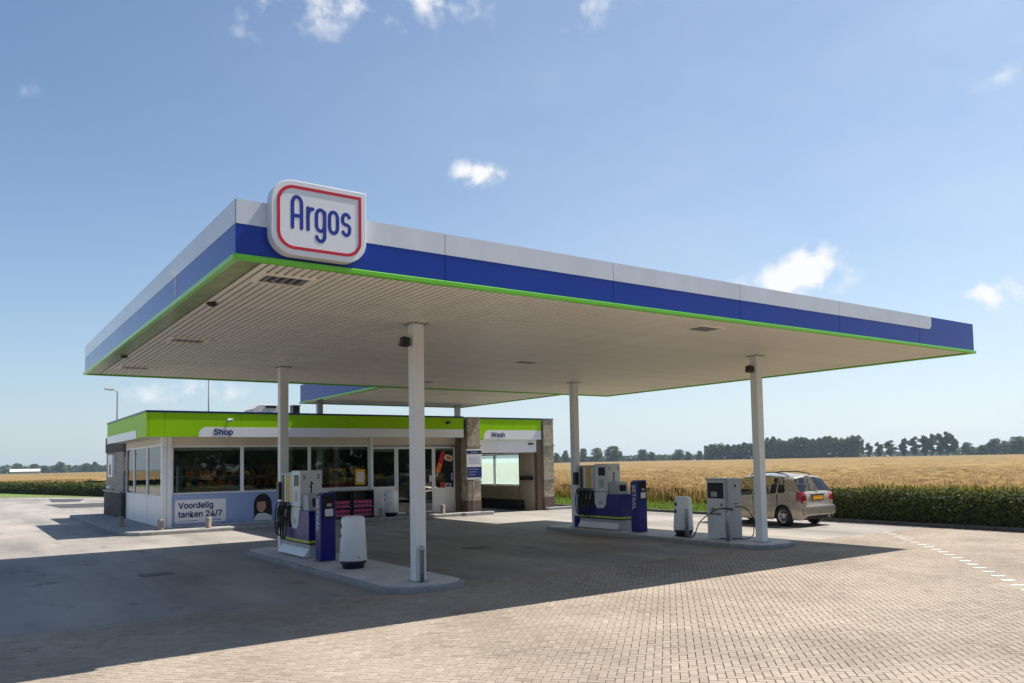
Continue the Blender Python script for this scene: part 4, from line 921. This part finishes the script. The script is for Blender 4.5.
for a, b in ((16.92, 18.92), (18.98, 20.8), (20.86, 22.48)):
    fr = MB(); fr.box(13.72, 13.80, a, a + .05, 1.03, 2.43).box(13.72, 13.80, b - .05, b, 1.03, 2.43).box(13.72, 13.80, a + .05, b - .05, 1.03, 1.08).box(13.72, 13.80, a + .05, b - .05, 2.38, 2.43)
    wo = Wo('window', fr, 'white'); Wo('pane', B(13.755, 13.765, a + .045, b - .045, 1.075, 2.385), 'glass_wash', wo)
struct(obj('kerb', MB().prism(rrect(13.95, 16.04, 15.2, 15.42, .08), -.02, .12), 'kerb', bevel=.02))
struct(obj('kerb', MB().prism(rrect(9.7, 11.1, 14.86, 15.1, .09), -.02, .13), 'kerb', bevel=.02))
# price board on the pillar
t = thing('price_board', (10.5, 15.38, 1.4), 'white and blue notice board on the brick pillar beside the wash bay', 'sign')
obj('panel', B(10.12, 10.82, 15.365, 15.385, 1.40, 2.60), 'signwhite', t, bevel=.004); obj('header', B(10.13, 10.81, 15.360, 15.364, 2.42, 2.55), 'navy', t); obj('blue_field', B(10.13, 10.81, 15.360, 15.364, 1.48, 1.90), 'navytext', t)
for k_ in range(4): obj('print_line', B(10.2, 10.74, 15.3605, 15.364, 2.05 + k_ * .08, 2.07 + k_ * .08), 'banner', t)
for k_ in range(3): obj('print_line', B(10.2, 10.5 + .08 * k_, 15.356, 15.3595, 1.58 + k_ * .11, 1.60 + k_ * .11), 'banner', t)
for k_ in range(5): obj('print_line', B(10.32 + k_ * .065, 10.36 + k_ * .065, 15.356, 15.3595, 2.46, 2.51), 'banner', t)
obj('hanger', B(10.4, 10.6, 15.386, 15.437, 1.6, 2.4), 'steel', t)

# ------------------------------------------------------------------ things at the shop front
for x, y, lb in ((-1.0, 15.75, 'short concrete bollard at the left corner of the shop'), (.36, 15.34, 'short concrete bollard in front of the banner'), (-1.7, 18.6, 'short concrete bollard in the shade left of the shop corner'),
                 (2.9, 15.55, 'short bollard before the portrait on the banner'), (6.45, 15.4, 'short bollard left of the shop-front bin'), (7.55, 15.4, 'short bollard in front of the shop door'), (9.0, 15.35, 'short bollard right of the shop door')):
    t = thing('bollard', (x, y, .12), lb, 'bollard', 'bollards along the shop kerb')
    obj('post', MB().lathe([(.095, 0), (.095, .02), (.09, .03), (.085, .32), (.075, .345), (.0, .35)], n=18), M('bollard_stone', (.30, .245, .20), .85, .25, 14) if 'bst' not in P else P['bst'], t, local=True)
    P['bst'] = [x_ for x_ in bpy.data.materials if x_.name.startswith('bollard_stone')][0]
    obj('cap_ring', MB().lathe([(.087, .26), (.092, .265), (.092, .285), (.087, .29)], n=18), 'kerb', t, local=True)
def rack(x0, x1, label):
    t = thing('display_rack', ((x0 + x1) / 2, 15.85, .12), label, 'rack', 'display racks at the shop front')
    for a in (x0, x1 - .03): obj('side_panel', B(a, a + .03, 15.65, 16.05, .12, 1.12), 'dark', t)
    obj('back_panel', B(x0 + .03, x1 - .03, 16.03, 16.05, .12, 1.12), 'dark', t); obj('top', B(x0, x1, 15.62, 16.06, 1.121, 1.15), 'grey', t)
    for k_, z in enumerate((.2, .52)):
        obj('shelf', B(x0 + .03, x1 - .03, 15.66, 16.03, z, z + .02), 'grey', t); n_ = int((x1 - x0 - .08) / .14)
        for j in range(n_):
            a = x0 + .05 + j * (x1 - x0 - .1) / n_; b = a + (x1 - x0 - .1) / n_ - .015
            tp = thing('product_pack', ((a + b) / 2, 15.8, z + .02), 'pink product pack, %s from left on the %s shelf of the %s display rack' % (('first', 'second', 'third', 'fourth', 'fifth', 'sixth')[j], ('lower', 'upper')[k_], 'left' if x0 < 5.2 else 'right'), 'pack', 'packs on the display racks')
            obj('wrap', B(a, b, 15.69, 15.9, z + .021, z + .25), 'pink', tp, bevel=.012); obj('band', B(a - .002, b + .002, 15.688, 15.9, z + .10, z + .15), 'dark', tp)
rack(4.70, 5.42, 'dark display rack with pink packs, left one under the shop window'); rack(5.46, 6.28, 'dark display rack with pink packs, right one nearer the shop door')
def poster(x0, x1, z0, z1, y, mts, label):
    t = thing('window_poster', ((x0 + x1) / 2, y, z0), label, 'poster', 'posters in the shop windows'); obj('sheet', B(x0, x1, y, y + .004, z0, z1), mts[0], t)
    if len(mts) > 1: dx, dz = (x1 - x0) * .18, (z1 - z0) * .16; obj('print', B(x0 + dx, x1 - dx, y - .003, y - .001, z0 + dz, z1 - dz), mts[1], t)
    return t
poster(5.82, 6.22, 1.32, 1.90, 16.29, ('yellow', 'paper'), 'yellow framed poster in the window above the right rack')
poster(4.85, 5.5, 1.40, 1.95, 16.42, ('yellow', 'goods4'), 'yellow promotional poster inside the window above the left rack')
poster(4.5, 5.72, 1.22, 1.40, 16.42, ('red',), 'wide red strip along the bottom of the window behind the racks')
poster(9.42, 9.62, 1.12, 1.30, 16.29, ('red',), 'small red sticker low on the glass right of the door'); poster(9.66, 9.92, 1.10, 1.26, 16.29, ('paper', 'goods3'), 'small white sticker low on the glass right of the door'); poster(9.9, 10.04, 1.3, 1.75, 16.29, ('navy', 'banner'), 'narrow blue sticker on the glass beside the brick pillar')
t = thing('window_sticker', (9.4, 16.29, 1.6), 'ice lolly sticker, red over orange, on the glass right of the door', 'sticker')
def rot2(pts, a, cx, cy): c_, s_ = math.cos(R(a)), math.sin(R(a)); return [(cx + x * c_ - y * s_, cy + x * s_ + y * c_) for x, y in pts]
obj('lolly_top', MB().prism(rot2(rrect(-.10, .10, .05, .55, (.0, .0, .1, .1)), -18, 9.42, 2.02), 16.286, 16.29, 'y'), 'red', t); obj('lolly_bottom', MB().prism(rot2(rrect(-.10, .10, -.33, .05, (.05, .05, 0, 0)), -18, 9.42, 2.02), 16.286, 16.29, 'y'), 'orange', t); obj('stick', MB().prism(rot2(rrect(-.02, .02, -.5, -.33, .0), -18, 9.42, 2.02), 16.286, 16.29, 'y'), 'paper', t)
obj('badge', MB().prism(rot2(rrect(-.19, .19, -.12, .12, .1), -15, 9.82, 2.28), 16.286, 16.29, 'y'), 'paper', t); obj('badge_print', MB().prism(rot2(rrect(-.11, .11, -.06, .06, .05), -15, 9.82, 2.28), 16.282, 16.285, 'y'), 'orange', t)
# shelving and goods inside
def shelving(x, y, ln, lb, seed, axis='x'):
    rg = random.Random(seed); t = thing('shop_shelving', (x, y, .141), lb, 'shelving', 'shelving units inside the shop')
    obj('frame', MB().box(0, ln, .0, .05, 0, 2.0).box(0, .03, .051, .45, 0, 2.0).box(ln - .03, ln, .051, .45, 0, 2.0), 'grey', t, local=True)
    for k_ in range(5):
        z = .1 + k_ * .38; obj('shelf', B(.03, ln - .03, -.40, .0, z, z + .02), 'goods5', t, local=True); q = .05
        while q < ln - .25:
            wd_ = rg.uniform(.07, .2); obj('goods', B(q, q + wd_, -.36, -.05, z + .021, z + rg.uniform(.2, .32)), rg.choice(['goods1', 'goods2', 'goods2', 'goods2', 'orange', 'goods4', 'brown', 'dark', 'orange']), t, local=True); q += wd_ + .012
shelving(-.1, 17.5, 1.9, 'shop shelving with yellow and red goods behind the leftmost front window', 1); shelving(2.0, 18.2, 1.9, 'shop shelving with mixed goods behind the second front window', 2); shelving(4.2, 17.5, 2.0, 'shop shelving behind the window above the racks', 5); shelving(-.1, 21.6, 4.5, 'long shop shelving along the back of the room', 8); shelving(5.2, 22.6, 4.0, 'shop shelving along the back wall near the door', 9)
t = thing('shop_counter', (3.2, 17.3, .141), 'red trimmed counter inside the shop near the second window', 'counter'); obj('front', B(2.35, 3.9, 17.1, 17.5, .141, 1.1), 'interior', t); obj('top', B(2.3, 3.95, 17.05, 17.55, 1.101, 1.14), 'red', t); obj('arch', MB().tube([(2.7, 17.3, 1.14), (2.7, 17.3, 2.15), (3.6, 17.3, 2.25), (3.7, 17.3, 1.14)], .03), 'red', t)
t = thing('coffee_machine', (7.0, 17.3, .141), 'dark drinks machine standing inside the glass left of the door', 'machine'); obj('cabinet', B(6.65, 7.4, 17.1, 17.6, .141, 1.0), 'goods5', t); obj('machine', B(6.75, 7.05, 17.15, 17.5, 1.001, 1.6), 'goods3', t, bevel=.02); obj('machine_head', B(7.1, 7.35, 17.15, 17.5, 1.001, 1.5), 'dark', t, bevel=.02)
# cameras on the fascia
for x, z, lb in ((1.02, 3.62, 'small grey security camera on the green fascia above the Shop lettering'), (9.3, 3.64, 'small dark security camera on the fascia near the brick pillar')):
    t = thing('security_camera', (x, 15.5, z), lb, 'camera', 'security cameras on the shop fascia')
    obj('arm', MB().tube([(x, 15.498, z), (x, 15.42, z), (x - .02, 15.38, z - .02)], .018), 'steel', t); obj('housing', MB().tube([(x - .10, 15.30, z - .02), (x - .05, 15.34, z + .0), (x + .10, 15.44, z + .03)], [.045, .055, .055], 12), 'grey' if x < 5 else 'dark', t)
# roof plant
t = thing('roof_unit', (3.6, 19, 3.78), 'pale grey box-shaped ventilation unit on the shop roof', 'ventilation unit'); obj('housing', MB().prism([(2.72, 3.78), (3.95, 3.78), (3.95, 4.43), (2.95, 4.43), (2.72, 4.25)], 18.6, 19.7, 'y'), 'goods5', t, bevel=.02); obj('grille', B(3.2, 3.6, 18.58, 18.598, 4.30, 4.39), 'dark', t)
for k_ in range(3): obj('slat', B(2.9 + k_ * .35, 3.1 + k_ * .35, 18.585, 18.598, 4.0, 4.15), 'grey', t)
t = thing('roof_unit', (4.43, 19, 3.78), 'small dark vent box on the shop roof right of the near pump column', 'ventilation unit'); obj('housing', B(4.30, 4.57, 18.7, 19.1, 3.78, 4.42), 'dark', t, bevel=.02); obj('cap', B(4.27, 4.60, 18.67, 19.13, 4.421, 4.45), 'grey', t)

# ------------------------------------------------------------------ street lamps
def lamp(x, y, h, ang, arm, label):
    t = thing('street_lamp', (x, y, 0), label, 'street lamp', 'street lamps'); t.rotation_euler.z = ang
    obj('pole', MB().tube([(0, 0, 0), (0, 0, h * .5), (0, 0, h - .12), (.1, 0, h), (arm, 0, h + .06)], [.09, .07, .05, .045, .04], 10), 'steel', t, local=True)
    obj('head', MB().prism([(arm, h + .0), (arm + .15, h - .02), (arm + .62, h + .04), (arm + .6, h + .12), (arm + .05, h + .13)], -.12, .12, 'y'), 'grey', t, bevel=.02, local=True)
lamp(3.3, 54.4, 7.95, R(180 + 20), .3, 'grey street lamp with short arm rising behind the left end of the shop')
lamp(-8.7, 24.2, 10.5, R(100), 1.2, 'grey street lamp left of the forecourt, mirrored in the canopy fascia')
t = thing('flag_pole', (9.6, 53.7, 0), 'thin dark pole rising behind the shop roof, under the canopy', 'pole'); obj('shaft', MB().tube([(0, 0, 0), (0, 0, 4), (0, 0, 9)], [.06, .055, .05], 10), 'polegrey', t, local=True); obj('foot', MB().lathe([(.14, 0), (.14, .06), (.07, .08)], n=14), 'steel', t, local=True)

# ------------------------------------------------------------------ parked car (rear towards -y)
def build_car(x, y, label):
    t = thing('parked_car', (x, y + .05, 0), label, 'car')
    L = 4.30; Rw = .31; wheels = (.80, 3.50)
    I = lambda s_, pts: float(np.interp(s_, [p_[0] for p_ in pts], [p_[1] for p_ in pts]))
    top = [(0, .50), (.015, .56), (.04, .60), (.06, .66), (.075, .92), (.09, 1.0), (.13, 1.04), (.22, 1.17), (.36, 1.36), (.46, 1.47), (.55, 1.51), (.75, 1.54), (1.4, 1.59), (2.0, 1.585), (2.5, 1.535), (2.8, 1.46), (3.15, 1.24), (3.45, 1.05), (3.55, 1.01), (3.9, .93), (4.15, .82), (4.25, .70), (4.30, .55)]
    belt = [(0, 1.03), (.6, 1.03), (1.5, .96), (3.0, .90), (4.3, .80)]
    plan = [(0, .60), (.02, .68), (.06, .765), (.12, .81), (.25, .845), (.6, .872), (1.5, .88), (3.0, .875), (3.7, .85), (4.0, .80), (4.2, .70), (4.3, .52)]
    ss = sorted(set([0, .012, .025, .04, .055, .068, .08, .095, .115, .14, .17, .2, .235, .27, .3, .33, .36, .39, .42, .46, .5, .55] + list(np.arange(.6, 4.05, .05).round(3)) + [4.1, 4.15, 4.2, 4.24, 4.27, 4.3]))
    NR = 15; rows = []
    for s_ in ss:
        zb = .20 + (.12 if s_ < .1 else 0) * (1 - s_ / .1) 
        for wc in wheels:
            d_ = abs(s_ - wc)
            if d_ < Rw + .04: zb = max(zb, .31 + math.sqrt((Rw + .04) ** 2 - d_ ** 2))
        zt = I(s_, top); w_ = I(s_, plan); zbe = min(I(s_, belt), zt - .03); hi = max(0, min(1, (zt - I(s_, belt)) / .55)); zre = zt - (.035 + .035 * hi); zbe = min(zbe, zre - .012)
        zb = min(zb, zbe - .03); pts = []
        for i in range(7):
            f_ = i / 6; z = zb + (zbe - zb) * f_; ww = w_ * (.955 + .045 * math.sin(math.pi * min(1, (z - .15) / .9)) ** .8) if z < .9 else w_ * .99
            if .50 < z < .60: ww += .006
            pts.append((ww, z))
        wr = w_ * (.985 - .225 * hi)
        for i in range(1, 5):
            f_ = i / 4; pts.append((w_ * .985 + (wr - w_ * .985) * f_ ** 1.25, zbe + (zre - zbe) * f_))
        for i in range(1, 5):
            f_ = i / 4; pts.append((wr * (1 - f_), zre + (zt - zre) * math.sin(math.pi / 2 * min(1, f_ * 1.25)) ** .8 if f_ < .8 else zt))
        rows.append(pts)
    full = []
    for s_, pts in zip(ss, rows): full.append([(-a, s_ - 0, b) for a, b in pts] + [(a, s_, b) for a, b in pts[-2::-1]])
    n_ = len(full[0]); V_ = [p_ for r_ in full for p_ in r_]; groups = {}
    def put(k_, f_): groups.setdefault(k_, []).append(f_)
    for i in range(len(ss) - 1):
        sm = (ss[i] + ss[i + 1]) / 2
        for j in range(n_ - 1):
            jj = j if j < NR - 1 else n_ - 2 - j; f_ = (i * n_ + j, i * n_ + j + 1, (i + 1) * n_ + j + 1, (i + 1) * n_ + j)
            zc = sum(V_[k_][2] for k_ in f_) / 4; xc = sum(V_[k_][0] for k_ in f_) / 4; sd = 'l' if xc < 0 else 'r'
            k_ = 'body'
            if 6 <= jj <= 9 and (.66 + (zc - 1.0) * .45 < sm < .98): k_ = 'wq' + sd
            elif 6 <= jj <= 9 and 1.06 < sm < 1.98: k_ = 'wr' + sd
            elif 6 <= jj <= 9 and 2.06 < sm < 2.95 and zc > .9: k_ = 'wf' + sd
            elif jj >= 10 and .13 < sm < .47 : k_ = 'rw'
            elif jj >= 10 and 2.82 < sm < 3.46: k_ = 'ws'
            elif sm < .27 and .70 < zc < 1.03 and abs(xc) > .55 and not (sm > .2 and zc < .78): k_ = 'tl' + sd
            put(k_, f_)
    put('body', tuple(range(n_))); put('body', tuple(range((len(ss) - 1) * n_, len(ss) * n_))[::-1])
    names = dict(body=('body', 'carpaint'), rw=('rear_window', 'carglass'), ws=('windscreen', 'carglass'), wql=('side_window', 'carglass'), wqr=('side_window', 'carglass'), wrl=('side_window', 'carglass'), wrr=('side_window', 'carglass'), wfl=('side_window', 'carglass'), wfr=('side_window', 'carglass'), tll=('tail_light', 'tail'), tlr=('tail_light', 'tail'))
    for k_, fs in groups.items():
        used = sorted({i for f_ in fs for i in f_}); mp_ = {u: i for i, u in enumerate(used)}
        mb = MB().add([V_[u] for u in used], [tuple(mp_[i] for i in f_) for f_ in fs], True); obj(names[k_][0], mb, names[k_][1], t, local=True)
    Lc = lambda n__, mb, mt_, par=t, bv=0: obj(n__, mb, mt_, par, bevel=bv, local=True)
    ub = MB(); ub.box(-.62, .62, .12, 4.15, .22, .60); ub.box(-.80, .80, 1.25, 3.05, .22, .60); Lc('underbody', ub, 'rubber')
    Lc('dashboard', B(-.68, .68, 2.95, 3.35, .62, .93), 'dark')
    for sx_, sy_ in ((-.38, 2.15), (.38, 2.15), (-.40, 1.15), (.0, 1.15), (.40, 1.15)):
        st = Lc('seat', MB().prism([(sy_, .55), (sy_ + .5, .6), (sy_ + .5, .74), (sy_ + .1, .74), (sy_ - .08, 1.24), (sy_ - .18, 1.22)][::1], sx_ - .22, sx_ + .22, 'x'), 'dark', t, .02); Lc('headrest', B(sx_ - .12, sx_ + .12, sy_ - .2, sy_ - .1, 1.25, 1.42), 'dark', st, .03)
    for sd in (-1, 1):
        e = lambda a, b: (min(sd * a, sd * b), max(sd * a, sd * b))
        Lc('roof_rail', MB().tube([(sd * .60, .72, 1.48), (sd * .605, .82, 1.56), (sd * .61, 1.3, 1.62), (sd * .60, 1.9, 1.62), (sd * .585, 2.2, 1.60), (sd * .58, 2.3, 1.52)], .018), 'dark'); Lc('mirror', MB().prism([(2.78, .92), (2.98, .92), (2.95, 1.08), (2.82, 1.1)], *e(.88, 1.02), 'x'), 'carpaint', t, .02)
        Lc('door_handle', B(*e(.872, .90), 1.22, 1.40, .80, .83), 'carpaint', t, .006); Lc('door_handle', B(*e(.872, .90), 2.2, 2.38, .79, .82), 'carpaint', t, .006)
        for sm in (1.02, 2.02): Lc('door_seam', B(*e(.855, .884), sm - .006, sm + .006, .30, .93), 'dark')
        Lc('rub_strip', B(*e(.86, .892), 1.2, 3.05, .44, .49), 'carpaint', t, .006)
        Lc('headlight', MB().prism([(3.85, .68), (4.18, .62), (4.12, .78), (3.85, .86)], *e(.55, .79), 'x'), 'goods5', t, .03); Lc('reflector', B(*e(.44, .58), -.008, .01, .42, .455), 'tail')
    Lc('rear_bumper', MB().prism(rrect(-.80, .80, .34, .60, .09), -.03, .10, 'y'), 'carpaint', t, .03); Lc('bumper_step', MB().prism(rrect(-.74, .74, .595, .618, .01), -.035, .09, 'y'), 'carpaint', t, .006)
    pl = Lc('number_plate', B(-.26, .26, .052, .064, .80, .92), 'plate', t, .004); Lc('plate_holder', B(-.30, .30, .062, .085, .775, .945), 'dark', pl); Lc('tailgate_bar', B(-.36, .36, .045, .09, .955, .985), 'rim', t, .008)
    Lc('wiper', MB().tube([(.05, .115, 1.07), (-.10, .135, 1.09), (-.36, .15, 1.12)], .010), 'dark'); Lc('emblem', MB().box(-.04, .04, .07, .082, 1.005, 1.03), 'rim'); Lc('brake_light', B(-.12, .12, .465, .495, 1.478, 1.50), 'tail'); Lc('exhaust', MB().lathe([(.03, -.0), (.03, .14)], 0, 0, 12), 'steel').matrix_local = Matrix.Translation((.45, .10, .28)) @ Matrix.Rotation(R(90), 4, 'X')
    for wc in wheels:
        for sd in (-1, 1):
            wl = link('wheel', None, t, (sd * .76, wc, .31)); wl.rotation_euler.z = 0 if sd > 0 else math.pi
            Lc('tyre', MB().lathe([(.205, -.095), (.275, -.10), (.305, -.085), (.312, -.05), (.312, .05), (.305, .085), (.275, .10), (.205, .095)], 0, 0, 30, True, 'x', False), 'rubber', wl); rim = MB().lathe([(.0, .035), (.05, .055), (.17, .04), (.195, .085), (.212, .094), (.212, .05)], 0, 0, 30, True, 'x', False)
            Lc('rim', rim, 'rim', wl)
            for a in range(6):
                aa = 2 * math.pi * a / 6; mb = MB().lathe([(.042, .046), (.042, .060)], .115 * math.cos(aa), .115 * math.sin(aa), 10, False, 'x'); Lc('rim_opening', mb, 'dark', wl)
    return t
car = build_car(14.37, 2.22, 'champagne silver hatchback parked by the hedge, seen from behind'); car.scale = (.94, .885, .985)

# ------------------------------------------------------------------ air: faint summer haze
hz_ = stuff(obj('haze', B(-1900, 1900, -1900, 1900, -2, 32), 'white')); hm = bpy.data.materials.new('haze'); hm.use_nodes = True; hm.node_tree.nodes.clear()
pv = hm.node_tree.nodes.new('ShaderNodeVolumePrincipled'); pv.inputs['Density'].default_value = .00016; pv.inputs['Color'].default_value = (.66, .82, 1.0, 1); pv.inputs['Anisotropy'].default_value = .2
om = hm.node_tree.nodes.new('ShaderNodeOutputMaterial'); hm.node_tree.links.new(pv.outputs[0], om.inputs['Volume']); hz_.data.materials.clear(); hz_.data.materials.append(hm)
hz_['label'] = 'faint summer haze over the plain'
